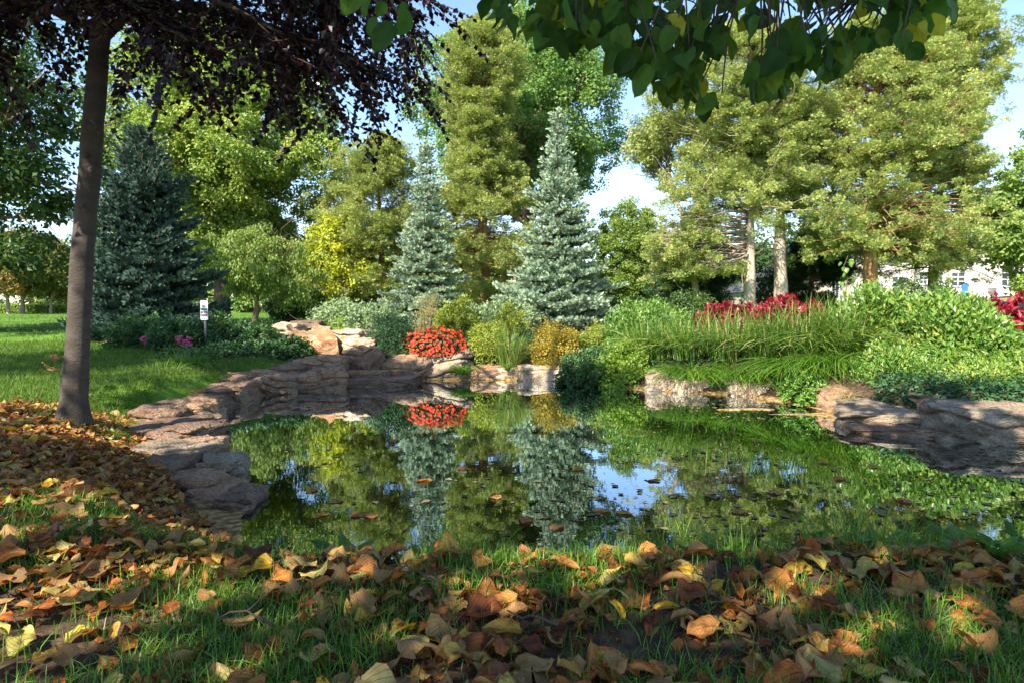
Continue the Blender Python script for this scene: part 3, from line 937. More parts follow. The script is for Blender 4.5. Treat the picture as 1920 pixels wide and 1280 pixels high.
def spruce(name, base, label, top, width, leaf, seed, group=None, whorls=44, per=13, size=.075, density=1.0, power=.75, tint=(0, 1), leader=.0):
    rng = np.random.default_rng(seed)
    t = thing(name, base, label, 'spruce tree', group)
    base = np.asarray(base, float)
    Ht = top - base[2]
    tb, cb = MB(), MB()
    tb.tube(np.stack([np.full(8, base[0]), np.full(8, base[1]), np.linspace(base[2] - .1, top - .02 * Ht, 8)], 1), np.linspace(.03 * Ht ** .8 * .6, .008, 8), 8)
    PS, AX, NR, TT, SC = [], [], [], [], []
    for wv in range(whorls):
        u = (wv + rng.uniform(-.4, .4)) / whorls
        u = min(max(u, .0), .985)
        z0 = base[2] + .05 + (Ht - .1) * u
        rmax = width / 2 * ((1 - u) ** power) * (.86 + .28 * rng.random())
        nb = max(4, int(per * (1 - u * .45)))
        for b_ in range(nb):
            az = 2 * math.pi * (b_ + rng.uniform(-.35, .35)) / nb + wv * 1.3
            L = max(.12, rmax * rng.uniform(.62, 1.1) * (.45 + 1.1 * fbm(np.array([[math.cos(az) * 1.3, math.sin(az) * 1.3, z0 * 2.2 + seed]]), seed, 2)[0]))
            d = np.array([math.cos(az), math.sin(az), 0])
            sd_ = np.array([-math.sin(az), math.cos(az), 0])
            slope = rng.uniform(-.22, .0) + .75 * u ** 2.2
            r_ = np.linspace(0, 1, 6)
            pth = np.array([base[0], base[1], z0]) + d * (L * r_)[:, None]
            pth[:, 2] += L * (slope * r_ + .16 * r_ ** 3)
            tb.tube(pth, np.linspace(.012 + .01 * (1 - u), .004, 6), 4)
            nsub = max(3, int(L / .07 * density))
            ts = np.linspace(.12 if L < .5 else .25, 1, nsub)
            for q in ts:
                p0 = np.array([np.interp(q, r_, pth[:, k]) for k in range(3)])
                fan = L * .42 * (1.08 - q) + .06
                for sgn in (-1, 1):
                    ddir = norm(d * rng.uniform(.55, 1.0) + sd_ * sgn * rng.uniform(.5, .9) + np.array([0, 0, rng.uniform(-.08, .2)]))
                    ns = max(1, int(fan / .055))
                    s_ = (np.arange(ns) + rng.random(ns)) / ns * fan
                    pp = p0 + ddir * s_[:, None]
                    pp[:, 2] -= .12 * s_ ** 2 / max(fan, .05)
                    PS.append(np.repeat(pp, 5, 0))
                    k = ns * 5
                    rad_ = rdir(rng, k)
                    rad_[:, 2] = np.abs(rad_[:, 2]) * .9 + .1
                    AX.append(norm(ddir * .9 + rad_ * .75))
                    NR.append(rad_)
                    base_t = .35 + .5 * q + rng.uniform(-.15, .15)
                    TT.append(np.clip(base_t * rng.uniform(.5, 1.15, k), 0, 1))
                    SC.append(size * rng.uniform(.7, 1.2, k) * (.75 + .25 * (1 - u)))
    # upright leading shoots at the tip
    for k in range(9):
        a = rng.uniform(0, 6.28)
        r0 = rng.uniform(0, .16)
        h0 = top - leader * .9 - r0 * 1.6
        q = np.array([base[0] + r0 * math.cos(a), base[1] + r0 * math.sin(a), h0])
        hh = leader * rng.uniform(.5, 1.0) + .1
        tb.tube([q, q + [0.02 * math.cos(a), .02 * math.sin(a), hh * .9]], [.007, .004], 4)
        zz = rng.uniform(0, hh, 60)
        PS.append(q + np.stack([0 * zz, 0 * zz, zz], 1))
        dd = rdir(rng, 60)
        dd[:, 2] = .9
        AX.append(norm(dd)); NR.append(rdir(rng, 60)); TT.append(rng.uniform(.5, 1, 60)); SC.append(np.full(60, size * .7))
    tb.build('trunk', M['bark'], t)
    tt = np.concatenate(TT)
    cb.leaves(NEEDLE if size > .2 else SPRAY, np.concatenate(PS), frames(np.concatenate(AX), np.concatenate(NR)), np.concatenate(SC), tint[0] + (tint[1] - tint[0]) * tt)
    cb.build('crown', leaf, t)
    return t

def on_ground(px, Yd, dz=0):
    x = (px - 960) / FPX * Yd
    return (x, Yd, Hs(x, Yd) + dz)

def zat(py, Yd):
    return P(960, py, Yd)[2]

def xat(px, Yd):
    return P(px, 574, Yd)[0]

# -- the copper beech on the left lawn
beech_base = (xat(143, 4.62), 4.62, Hs(xat(143, 4.62), 4.62))
beech = thing('copper_beech', beech_base, 'copper beech with a slim grey trunk and dark purple leaves standing in fallen leaves', 'beech tree')
rng = np.random.default_rng(21)
tb = MB()
pts = [tuple(P(138, 790, 4.62)), tuple(P(139, 745, 4.62)), tuple(P(146, 640, 4.62)), tuple(P(154, 480, 4.62)), tuple(P(168, 330, 4.62)),
       tuple(P(174, 240, 4.62)), tuple(P(184, 120, 4.62)), tuple(P(194, 0, 4.62)), (-2.68, 4.6, 3.8), (-2.7, 4.55, 4.8), (-2.9, 4.5, 6.2)]
pts = np.array(pts)
tt = np.linspace(0, 1, len(pts))
t2 = np.linspace(0, 1, 60)
pp = np.stack([np.interp(t2, tt, pts[:, k]) for k in range(3)], 1)
wr = np.array([.115, .086, .072, .070, .066, .067, .061, .058, .055, .05, .03])
rr = np.interp(t2, tt, wr)
tb.tube(pp, rr, 28, wob=.10, seed=4)
for (px, py, s) in [(160, 290, .018), (171, 318, .022), (155, 385, .012), (186, 250, .016)]:
    q = P(px, py, 4.62 - .078)
    Vk, Fk = ICO[4]
    tb.add(Vk * [s, s * .6, s * 1.1] + q, Fk)
tb.build('trunk', M['beech_bark'], beech, smooth=True)
limbs = [  # arching limbs, in metres
    [(-2.7, 4.6, 3.0), (-2.3, 4.3, 3.5), (-1.7, 4.1, 3.55), (-1.25, 4.0, 3.3), (-.95, 3.95, 2.95)],
    [(-2.7, 4.6, 3.3), (-2.2, 4.8, 3.9), (-1.5, 5.0, 3.9), (-1.05, 5.1, 3.55), (-.7, 5.1, 3.1)],
    [(-2.7, 4.6, 2.75), (-2.3, 4.5, 3.05), (-1.9, 4.4, 3.0), (-1.4, 4.3, 2.7), (-1.15, 4.25, 2.4)],
    [(-2.7, 4.6, 2.9), (-3.1, 4.4, 3.2), (-3.5, 4.3, 3.1), (-3.9, 4.3, 2.8)],
    [(-2.7, 4.55, 3.5), (-3.3, 4.8, 4.1), (-4.1, 5.0, 4.2), (-4.6, 5.1, 3.8)],
    [(-2.7, 4.6, 3.6), (-2.6, 5.2, 4.2), (-2.3, 6.0, 4.3), (-2.0, 6.6, 4.0)],
    [(-2.7, 4.6, 3.1), (-2.6, 4.1, 3.4), (-2.4, 3.6, 3.3), (-2.2, 3.3, 3.0)],
    [(-2.7, 4.6, 4.2), (-3.2, 4.2, 5.0), (-4.5, 3.8, 5.6), (-6.0, 3.6, 6.0), (-7.2, 3.5, 6.2)],  # this and the next two limbs reach out to the added shading clumps
    [(-2.7, 4.6, 3.9), (-3.4, 5.0, 4.6), (-4.8, 5.4, 5.3), (-6.4, 5.6, 5.9), (-7.4, 5.6, 6.3)],
    [(-2.7, 4.6, 4.4), (-3.4, 3.6, 5.0), (-4.3, 2.6, 5.6), (-5.2, 1.8, 6.2)],
    [(-2.7, 4.6, 3.4), (-2.0, 4.2, 3.75), (-1.4, 3.9, 3.5), (-1.0, 3.8, 3.25)],
    [(-2.7, 4.6, 3.2), (-2.2, 5.1, 3.6), (-1.7, 5.3, 3.55), (-1.25, 5.4, 3.35)],
    [(-2.7, 4.6, 3.0), (-3.2, 4.9, 3.3), (-3.8, 4.9, 3.2), (-4.2, 4.8, 3.0)],
    [(-2.7, 4.6, 2.85), (-2.3, 4.3, 2.95), (-1.7, 4.1, 2.78), (-1.15, 4.0, 2.45)],
    [(-2.7, 4.6, 2.95), (-2.2, 4.9, 3.1), (-1.6, 5.1, 2.98), (-.95, 5.2, 2.7)],
    [(-2.7, 4.6, 2.9), (-2.5, 4.1, 2.9), (-2.1, 3.9, 2.7), (-1.75, 3.8, 2.45)],
    [(-2.7, 4.6, 2.8), (-3.0, 4.4, 2.9), (-3.3, 4.2, 2.75), (-3.5, 4.1, 2.5)],
]
LP = []
for lm in limbs:
    lm = np.array(lm)
    t3 = np.linspace(0, 1, 16)
    p3 = np.stack([np.interp(t3, np.linspace(0, 1, len(lm)), lm[:, k]) for k in range(3)], 1)
    for _ in range(2):
        p3[1:-1] = (p3[:-2] + p3[1:-1] * 2 + p3[2:]) / 4
    p3[2:] += np.cumsum(rng.normal(size=(14, 3)) * .008, 0)
    LP.append(p3)
    lb = MB()
    lb.tube(p3, np.linspace(.032, .007, 16), 7)
    lb.build('limb', M['beech_bark'], beech, smooth=True)
tw, cb = MB(), MB()
BL, BA, BN, BS, BT = [], [], [], [], []
def twig_leaves(path, spacing, size, hang=.35):
    L = np.linalg.norm(np.diff(path, axis=0), axis=1).sum()
    n = max(3, int(L / spacing))
    ts = np.linspace(.1, 1, n)
    q = np.stack([np.interp(ts, np.linspace(0, 1, len(path)), path[:, k]) for k in range(3)], 1)
    tg = norm(np.gradient(q, axis=0)) if n > 1 else np.array([[1., 0, 0]])
    sde = norm(np.cross(tg, [0, 0, 1.]))
    sg = np.where(np.arange(n) % 2 == 0, 1, -1)[:, None]
    ax = norm(tg * .6 + sde * sg * .75 - np.array([0, 0, hang]) + rng.normal(size=(n, 3)) * .25)
    nr = norm(np.array([0, 0, 1.]) + rng.normal(size=(n, 3)) * .5)
    BL.append(q); BA.append(ax); BN.append(nr)
    BS.append(size * rng.uniform(.7, 1.2, n)); BT.append(rng.random(n))
def twig_set(li, count, size, spacing, length, droop=.55, t0=.15):
    p3 = LP[li]
    for _ in range(count):
        k = int((t0 + (1 - t0) * rng.random()) * 15)
        s = p3[k]
        tg = norm(p3[min(15, k + 1)] - p3[max(0, k - 1)])
        d = norm(tg * rng.uniform(.3, 1.1) + rdir(rng, 1)[0] * np.array([.8, .8, .3]) - np.array([0, 0, rng.uniform(0, droop)]))
        Lg = length * rng.uniform(.5, 1.2)
        r_ = np.linspace(0, 1, 8)
        path = s + d * (Lg * r_)[:, None]
        path[:, 2] -= .35 * Lg * r_ ** 2 * droop
        path[1:] += np.cumsum(rng.normal(size=(7, 3)) * .012, 0)
        tw.tube(path, np.linspace(.005, .0015, 8), 4)
        twig_leaves(path, spacing, size)
        for _2 in range(4):
            kk = rng.integers(1, 7)
            d2 = norm(d + rdir(rng, 1)[0] * .9)
            L2 = Lg * rng.uniform(.25, .5)
            p2 = path[kk] + d2 * (L2 * np.linspace(0, 1, 5))[:, None]
            p2[:, 2] -= .2 * L2 * np.linspace(0, 1, 5) ** 2
            tw.tube(p2, np.linspace(.003, .001, 5), 3)
            twig_leaves(p2, spacing, size)
for li, cnt in [(0, 60), (1, 60), (2, 26), (3, 66), (4, 70), (5, 44), (6, 46), (10, 66), (11, 66), (12, 66), (13, 28), (14, 36), (15, 26), (16, 18)]:
    twig_set(li, cnt, .05, .027, .66, .42)
tw.build('twigs', M['twig'], beech)
BL, BA, BN, BS, BT = map(np.concatenate, (BL, BA, BN, BS, BT))
kw = shaded(BL, 0, .7)
cb.leaves(LEAFW, BL[kw], frames(BA[kw], BN[kw]), BS[kw], BT[kw])
# added crown clumps out of view, spread left to shade spruce and lawn
cen = []
for (c, r, n) in [((-6.6, 4.4, 6.3), (2.6, 2.4, 1.5), 190), ((-8.8, 6.6, 7.0), (2.8, 2.6, 1.7), 260), ((-8.2, 2.6, 6.6), (2.6, 2.2, 1.5), 200), ((-4.6, 4.2, 5.4), (2.4, 2.6, 1.2), 200), ((-2.6, 4.8, 4.6), (1.6, 2.0, .6), 50), ((-5.2, 1.8, 6.2), (2.4, 2.0, 1.4), 190)]:
    cen.append(crown_points(rng, n, c, r, 31, .40, .45))
cen = np.concatenate(cen)
# keep these added clumps above the view and clear of the sun gaps
ok = (cen[:, 2] > 1.35 + .46 * np.maximum(cen[:, 1], 0)) & shaded(cen, .15)
cen = cen[ok]
clump_leaves(cb, rng, cen, .42, 46, .11, LEAFW, (0, 1))
cb.build('crown', M['beech'], beech)

# -- the linden whose boughs hang in from above
linden = thing('linden_tree', (-3.2, -3.2, .3), 'linden whose large round green leaves hang over the top of the pond view', 'linden tree')
rng = np.random.default_rng(77)
tb = MB()
tb.tube(limb_path(rng, (-3.2, -3.2, .1), (-2.9, -2.7, 3.6), 0, 10, .01), np.linspace(.3, .2, 10), 16, wob=.12)
tb.build('trunk', M['bark'], linden, smooth=True)
lb_list = [[(-2.9, -2.7, 3.3), (-1.6, -1.2, 4.0), (-.2, .6, 3.5), (.5, 1.6, 2.75), (.85, 2.25, 2.25)],
           [(-2.9, -2.7, 3.5), (-1.0, -1.6, 4.2), (.9, .2, 3.7), (1.3, 1.5, 2.7), (1.35, 2.4, 2.2)],
           [(-2.9, -2.7, 3.2), (-2.2, -1.0, 3.6), (-1.0, .8, 3.2), (-.6, 1.7, 2.5), (-.5, 2.2, 2.15)],
           [(-2.9, -2.7, 3.4), (-1.5, -1.5, 4.1), (.0, .3, 3.6), (.2, 1.6, 2.8), (.25, 2.5, 2.25)]]
lp2 = []
for lm in lb_list:
    lm = np.array(lm)
    t3 = np.linspace(0, 1, 18)
    p3 = np.stack([np.interp(t3, np.linspace(0, 1, len(lm)), lm[:, k]) for k in range(3)], 1)
    for _ in range(3):
        p3[1:-1] = (p3[:-2] + p3[1:-1] * 2 + p3[2:]) / 4
    lp2.append(p3)
    lb = MB()
    lb.tube(p3, np.linspace(.07, .009, 18), 8)
    lb.build('limb', M['bark'], linden, smooth=True)
BIG = [big_leaf(k, curl=c, bend=b, wave=.06, width=.80, heart=.9) for k, (c, b) in enumerate([(.25, .25), (.1, .35), (.35, .1), (.2, .5), (.5, .3)])]
def yb(px):   # lower outline of the hanging boughs in the photograph
    return np.interp(px, [900, 930, 1000, 1060, 1140, 1180, 1205, 1260, 1330, 1400, 1500, 1545, 1600, 1660, 1700, 1740, 1790, 1800],
                     [-40, 60, 118, 100, 96, 150, 225, 190, 240, 195, 218, 170, 130, 95, 60, 72, 20, -60])
lv, tw = MB(), MB()
Lp, La, Ln, Ls, Lt = [], [], [], [], []
spots = []
while len(spots) < 820:
    px = rng.uniform(915, 1795)
    py = yb(px) - 32 - abs(rng.normal()) * 105
    if fbm(np.array([[px / 75, py / 75, 2.0]]), 44, 2)[0] < .40 and py > yb(px) - 150:
        continue
    spots.append((px, py, rng.uniform(1.95, 3.1)))
spots += [(700, 35, 2.05), (722, 8, 2.1), (735, 48, 2.0), (765, 18, 2.05), (690, 0, 2.2), (670, -20, 2.1), (1690, 60, 2.0), (1740, 30, 1.75), (1705, 85, 1.85), (1780, -5, 2.0), (1655, 55, 2.1)]
for (px, py, Yd) in spots:
    q = P(px, py, Yd)
    Lp.append(q)
    La.append(norm(np.array([rng.normal() * .55, rng.normal() * .5, -.9])))
    Ln.append(norm(np.array([rng.normal() * .8, -.8 + rng.normal() * .7, .35 + rng.normal() * .6])))
    Ls.append(.078 * rng.uniform(.55, 1.25))
    Lt.append(min(.76, rng.random() * .8) if rng.random() > .045 else .98)
Lp, La, Ln, Ls, Lt = map(np.array, (Lp, La, Ln, Ls, Lt))
which = rng.integers(0, 5, len(Lp))
for k in range(5):
    s = which == k
    lv.leaves(BIG[k], Lp[s], frames(La[s], Ln[s]), Ls[s], Lt[s])
# twigs from the boughs to groups of leaves
bough = np.concatenate([p[9:] for p in lp2])
for k in range(0, len(Lp), 3):
    q = Lp[k] - La[k] * .03
    d = np.linalg.norm((bough - q) * [1, 1, .6], axis=1)
    s = bough[np.argmin(d + rng.random(len(d)) * .3)]
    if s[2] < q[2]: s = s + [0, 0, .35]
    pt = limb_path(rng, s, q, .06, 6, .03)
    tw.tube(pt, np.linspace(.006, .002, 6), 4)
tw.build('twigs', M['twig'], linden)
lv.build('hanging_leaves', M['linden'], linden, smooth=True)
# the crown above and behind the eye
cen = []
for (c, r, n) in [((-2.2, -1.6, 4.7), (2.9, 2.6, 1.1), 250), ((-.1, -.1, 4.6), (2.0, 1.9, .9), 110), ((-4.6, -.6, 4.6), (2.0, 2.2, 1.2), 110), ((1.4, 1.2, 4.0), (1.2, 1.2, .6), 36)]:
    cen.append(crown_points(rng, n, c, r, 41, .50, .5, fs=.9))
cen = np.concatenate(cen)
ok = (cen[:, 2] > 1.3 + .48 * np.maximum(cen[:, 1], 0) + .35) & shaded(cen, .15)
cen = cen[ok]
cb = MB()
clump_leaves(cb, rng, cen, .42, 42, .15, LEAFW, (0, .78))
cb.build('crown', M['linden'], linden)

# -- the back trees
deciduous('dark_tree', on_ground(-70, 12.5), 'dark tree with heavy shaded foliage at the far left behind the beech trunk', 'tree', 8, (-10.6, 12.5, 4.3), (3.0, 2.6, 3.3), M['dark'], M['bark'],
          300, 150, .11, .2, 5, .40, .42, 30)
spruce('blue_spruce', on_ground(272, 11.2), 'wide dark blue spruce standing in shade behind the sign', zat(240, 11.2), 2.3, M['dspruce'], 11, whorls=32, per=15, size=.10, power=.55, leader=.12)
deciduous('maple_tree', on_ground(415, 19), 'big sunlit maple with a thick trunk behind the dark blue spruce', 'maple tree', 8, (xat(425, 19), 19, 5.0), (3.1, 2.6, 3.6), M['maple'], M['bark'],
          1150, 190, .09, .2, 7, .47, .31, 40)
deciduous('weeping_tree', on_ground(478, 15), 'small weeping tree with a slender trunk left of the cascade', 'tree', 3, (xat(487, 15), 15, 1.8), (1.5, .9, .85), M['weep'], M['bark'],
          230, 90, .06, .06, 8, .45, .2, 24, hollow=.6, droop=1.3)
deciduous('yellow_tree', on_ground(632, 17), 'bright yellow green tree behind the low grey green shrub', 'tree', 3, (xat(630, 17), 17, 2.05), (.85, .7, 1.15), M['yellow'], M['bark'],
          150, 130, .075, .06, 9, .36, .22, 16)
deciduous('round_dark_shrub', on_ground(555, 16.4), 'round dark green bushy tree below the yellow tree', 'bush', 1.6, (xat(556, 16.4), 16.4, .98), (.62, .5, .42), M['dark'], M['bark'],
          80, 130, .06, .05, 10, .3, .17, 8)
cedar('cedar_tree', on_ground(715, 17.5), 'olive green cedar between the yellow tree and the smaller silver spruce', zat(255, 17.5), 3.1, M['cedar'], M['red_bark'], 12, 1900, 60, .085, .1, low=.1)
cedar('cedar_tree', on_ground(905, 18), 'tall olive cedar rising between the two silver blue spruces', zat(48, 18), 4.3, M['cedar'], M['red_bark'], 13, 3300, 62, .09, .17, low=.4, gap=.30,
      prof=lambda u: (1 - u) ** .42 * (.8 + .3 * np.sin(u * 9)))
deciduous('honey_locust', on_ground(995, 22), 'tall airy locust with a forked trunk and yellowing tip behind the tall olive cedar', 'locust tree', 10, (xat(985, 22), 22, 7.3), (3.6, 2.6, 3.1), M['locust'], M['bark'],
          900, 130, .10, .24, 14, .46, .34, 44, tint=(0, .85))
spruce('silver_spruce', on_ground(802, 14.6), 'smaller silver blue spruce, left of the two pale ones behind the flowers', zat(268, 14.6), 2.0, M['spruce'], 15, whorls=30, per=12, size=.095, power=.9, leader=.22)
spruce('silver_spruce', on_ground(1046, 13.8), 'larger silver blue spruce with a spiky tip behind the golden bush', zat(208, 13.8), 2.45, M['spruce'], 16, whorls=31, per=14, size=.095, leader=.34, power=.9)
deciduous('dome_tree', on_ground(1185, 21), 'rounded light green tree seen beyond the sky gap right of the larger silver spruce', 'tree', 5, (xat(1183, 21), 21, 2.1), (1.25, 1.1, 1.95), M['weep'], M['bark'],
          420, 150, .07, .1, 17, .25, .19, 8, tint=(0, .8), hollow=.3)
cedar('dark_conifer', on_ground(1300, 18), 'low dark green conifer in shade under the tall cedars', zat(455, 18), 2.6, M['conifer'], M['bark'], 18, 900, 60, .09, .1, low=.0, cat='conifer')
cedar('red_cedar', on_ground(1402, 16), 'tall red cedar with the slimmest pale bare trunk, left of the pair', zat(60, 16), 5.0, M['cedar2'], M['pale_bark'], 19, 3600, 64, .085, .135, low=1.15, bare=2.4, side=(1.5, .8),
      prof=lambda u: np.clip(1.05 - u, 0, 1) ** .4 * (.8 + .25 * np.sin(u * 11)), gap=.42, dead=110, group='pale trunked red cedars')
cedar('red_cedar', on_ground(1461, 16.4), 'red cedar with the thicker pale bare trunk behind the crimson plants', zat(190, 16.4), 3.0, M['cedar2'], M['pale_bark'], 20, 1500, 64, .085, .175, low=2.6, gap=.42, dead=60,
      group='pale trunked red cedars')
cedar('red_cedar', on_ground(1632, 16), 'broad red cedar with a reddish brown lower trunk beside the white building', zat(60, 16), 4.6, M['cedar2'], M['red_bark'], 22, 3300, 64, .085, .18, low=1.6, side=(.8, 1.1), gap=.41, dead=70,
      prof=lambda u: np.clip(1.04 - u, 0, 1) ** .36, group='pale trunked red cedars')
cedar('red_cedar', on_ground(1745, 17.5), 'wind swept red cedar with plume like tips against the sky, rightmost of the cedars', zat(15, 17.5), 4.0, M['cedar2'], M['red_bark'], 23, 3000, 64, .09, .12, low=1.35, lean=.25, dead=60,
      prof=lambda u: np.clip(1.02 - u, 0, 1) ** .33 * (.8 + .3 * np.sin(u * 8 + 1)), group='pale trunked red cedars')
deciduous('leafy_tree', on_ground(1935, 15.5), 'bright green leafy tree at the far right edge in front of the white building', 'tree', 5, (xat(1935, 15.5), 15.5, 3.0), (1.15, 1.0, 1.9), M['maple'], M['bark'],
          150, 130, .1, .08, 24, .42, .26, 18, tint=(0, .6))
deciduous('overhanging_tree', on_ground(1318, 17.2), 'feathery olive tree leaning left over the sky gap beside the tall cedars', 'tree', 6, (xat(1238, 17.2), 17.2, 5.2), (.85, .8, 1.1), M['cedar2'], M['pale_bark'],
          130, 120, .085, .075, 28, .42, .2, 30, fork=.5, tpl=TUFT, tint=(0, .76), hollow=.5)
# small trees at the far left lawn
gO = 'small trees on the far left lawn'
deciduous('lawn_tree', on_ground(18, 36), 'small pale trunked tree with yellowing leaves, leftmost by the clipped hedge', 'tree', 5, (xat(5, 36), 36, 3.2), (3.0, 2.4, 1.9), M['orange_tree'], M['pale_bark'],
          150, 140, .16, .09, 25, .38, .5, 14, fork=.35, group=gO, low=1.6)
deciduous('lawn_tree', on_ground(42, 37), 'small tree with a white trunk forking low in three, by the clipped hedge', 'tree', 5, (xat(50, 37), 37, 3.1), (3.2, 2.4, 1.7), M['orange_tree'], M['pale_bark'],
          150, 140, .16, .12, 26, .38, .5, 14, fork=.22, group=gO, tint=(0, .7), low=1.6)
deciduous('lawn_tree', on_ground(95, 37), 'thin young tree with green and orange leaves next to the beech trunk', 'tree', 5, (xat(105, 37), 37, 2.8), (2.4, 1.8, 1.5), M['orange_tree'], M['pale_bark'],
          120, 140, .15, .07, 27, .38, .45, 12, fork=.4, group=gO, tint=(0, .6), low=1.4)

# distant trees beyond the lawns
gD = 'distant trees beyond the garden'
dist = [(-160, 46, 395, 4.4, 'dark', 'distant dark tree beyond the left end of the clipped hedge'),
        (60, 52, 420, 4.5, 'maple', 'distant green tree beyond the three small lawn trees'),
        (215, 48, 400, 4.5, 'dark', 'distant dark tree hidden mostly by the wide dark blue spruce'),
        (360, 50, 390, 4.6, 'maple', 'distant green tree behind the maple trunk'),
        (500, 44, 430, 3.6, 'locust', 'distant fresh green tree behind the small weeping tree'),
        (600, 40, 425, 3.0, 'dark', 'distant dark green tree behind the bright yellow tree'),
        (720, 42, 440, 3.5, 'locust', 'distant green tree behind the lone olive cedar'),
        (850, 38, 400, 3.4, 'maple', 'distant light green tree between the two silver spruces'),
        (985, 40, 420, 3.6, 'dark', 'distant dark tree behind the locust trunk'),
        (1110, 38, 490, 2.4, 'maple', 'distant green tree at the right edge of the larger silver spruce'),
        (1255, 36, 452, 2.9, 'locust', 'distant green tree between the rounded light tree and the tall cedars'),
        (1350, 34, 440, 3.2, 'dark', 'distant dark tree behind the slimmest pale cedar trunk'),
        (1510, 36, 400, 3.6, 'dark', 'distant dark tree above the shaded side of the white building'),
        (2010, 30, 330, 3.4, 'locust', 'distant green tree beyond the right end of the white building')]
for k, (px, Yd, pt, wd, mt, lab) in enumerate(dist):
    zt = zat(pt, Yd)
    b = on_ground(px, Yd)
    deciduous('distant_tree', b, lab, 'tree', zt, (b[0], Yd, zt * .42), (wd * 1.15, 2.2, zt * .46), M[mt], M['bark'], 190, 110, .2, .16, 50 + k, .3, .55, 8, group=gD, hollow=.35)

# ---------------------------------------------------------------- shrubs and flowers
def shrub(name, c, rad, label, cat, leaf, seed, n=6000, size=.05, tpl=LEAF, lump=.35, up=.5, tint=(0, 1), stems=8, bark=None, group=None, spike=0, droop=.1, thing_parts=True):
    rng = np.random.default_rng(seed)
    c = np.asarray(c, float)
    t = thing(name, (c[0], c[1], c[2]), label, cat, group)
    m = max(8, n // 45)
    d = rdir(rng, m)
    d[:, 2] = np.abs(d[:, 2])
    lum = 1 + lump * (fbm(d * 2.2 + seed, seed, 3) - .5) * 2
    rr = rng.random(m) ** .3
    cen = c + d * (lum * rr)[:, None] * rad
    cr = np.mean(rad) * .2
    cb = MB()
    per = 45
    cc = np.repeat(cen, per, 0)
    od = np.repeat(d, per, 0)
    k = len(cc)
    off = rdir(rng, k) * (cr * rng.random(k) ** .5)[:, None]
    nr = norm(od * .6 + np.array([0, 0, up]) + rng.normal(size=(k, 3)) * .5)
    ax = norm(np.cross(nr, rdir(rng, k)) + od * .5 + np.array([0, 0, spike - droop]))
    ct = np.repeat(rng.random(m), per)
    cb.leaves(tpl, cc + off, frames(ax, nr), size * rng.uniform(.65, 1.3, k), tint[0] + (tint[1] - tint[0]) * (.6 * rng.random(k) + .4 * ct))
    cb.build('foliage', leaf, t)
    sb = MB()
    for q in cen[rng.permutation(m)[:stems]]:
        s = c + (q - c) * [.25, .25, 0]
        s[2] = c[2] - .1
        sb.tube(limb_path(rng, s, q, .05, 5, .04), np.linspace(.012, .003, 5), 4)
    sb.build('stems', bark or M['twig'], t)
    return t

def blades(mb, rng, roots, hgt, width, lean, tint, segs=4, droop=.5, out=None, mat=0):
    """arching grass blades, vectorised: roots (n,3), lean directions out (n,3)"""
    n = len(roots)
    if out is None:
        a = rng.uniform(0, 2 * math.pi, n)
        out = np.stack([np.cos(a), np.sin(a), 0 * a], 1)
    hgt = np.broadcast_to(hgt, (n,))
    lean = np.broadcast_to(lean, (n,))
    s = np.linspace(0, 1, segs + 1)
    sidev = norm(np.cross(out, [0, 0, 1.]) + rng.normal(size=(n, 3)) * .3)
    L = []
    for k, t in enumerate(s):
        z = hgt * (t - droop * lean * t ** 2.2)
        r = hgt * lean * t ** 1.6
        c = roots + out * r[:, None] + np.stack([0 * z, 0 * z, z], 1)
        wv = (width * (1 - t ** 2.2) * (.6 + .4 * min(1, t * 4)))[..., None] if np.ndim(width) else width * (1 - t ** 2.2) * (.6 + .4 * min(1, t * 4))
        L.append(c - sidev * wv / 2)
        L.append(c + sidev * wv / 2)
    V = np.stack(L, 1)
    k2 = 2 * (segs + 1)
    T_ = np.array([(2 * q, 2 * q + 1, 2 * q + 3, 2 * q + 2) for q in range(segs)])
    F = T_[None] + (np.arange(n) * k2)[:, None, None]
    mb.add(V.reshape(-1, 3), F.reshape(-1, 4), np.repeat(np.broadcast_to(tint, (n,)), segs), mat)

def grass_clump(name, c, label, n, hgt, spread, seed, leaf=None, lean=(.3, 1.1), tint=(0, .7), width=.008, droop=.7, cat='ornamental grass', group=None, bias=None):
    rng = np.random.default_rng(seed)
    t = thing(name, c, label, cat, group)
    a = rng.uniform(0, 2 * math.pi, n)
    r = spread * np.sqrt(rng.random(n))
    roots = np.asarray(c) + np.stack([r * np.cos(a), r * np.sin(a), 0 * a - .03], 1)
    oa = a + rng.normal(size=n) * .7
    out = np.stack([np.cos(oa), np.sin(oa), 0 * a], 1)
    if bias is not None:
        out = norm(out + np.asarray(bias))
    mb = MB()
    tt = tint[0] + (tint[1] - tint[0]) * rng.random(n)
    dry = rng.random(n) < .06
    tt[dry] = 1.0
    blades(mb, rng, roots, hgt * rng.uniform(.55, 1.15, n), width, rng.uniform(lean[0], lean[1], n), tt, 5, droop, out)
    mb.build('blades', leaf or M['blade'], t)
    return t

def px_shrub(name, x0, x1, ytop, Yd, depth, label, cat, leaf, seed, **k):
    """shrub on the ground at depth Yd, spanning pixels x0..x1 and rising to ytop"""
    xa, xb = xat(x0, Yd), xat(x1, Yd)
    cx = (xa + xb) / 2
    gz = k.pop('gz', None)
    gz = Hs(cx, Yd) if gz is None else gz
    h = zat(ytop, Yd) - gz
    return shrub(name, (cx, Yd, gz), ((xb - xa) / 2, depth / 2, h), label, cat, leaf, seed, **k)

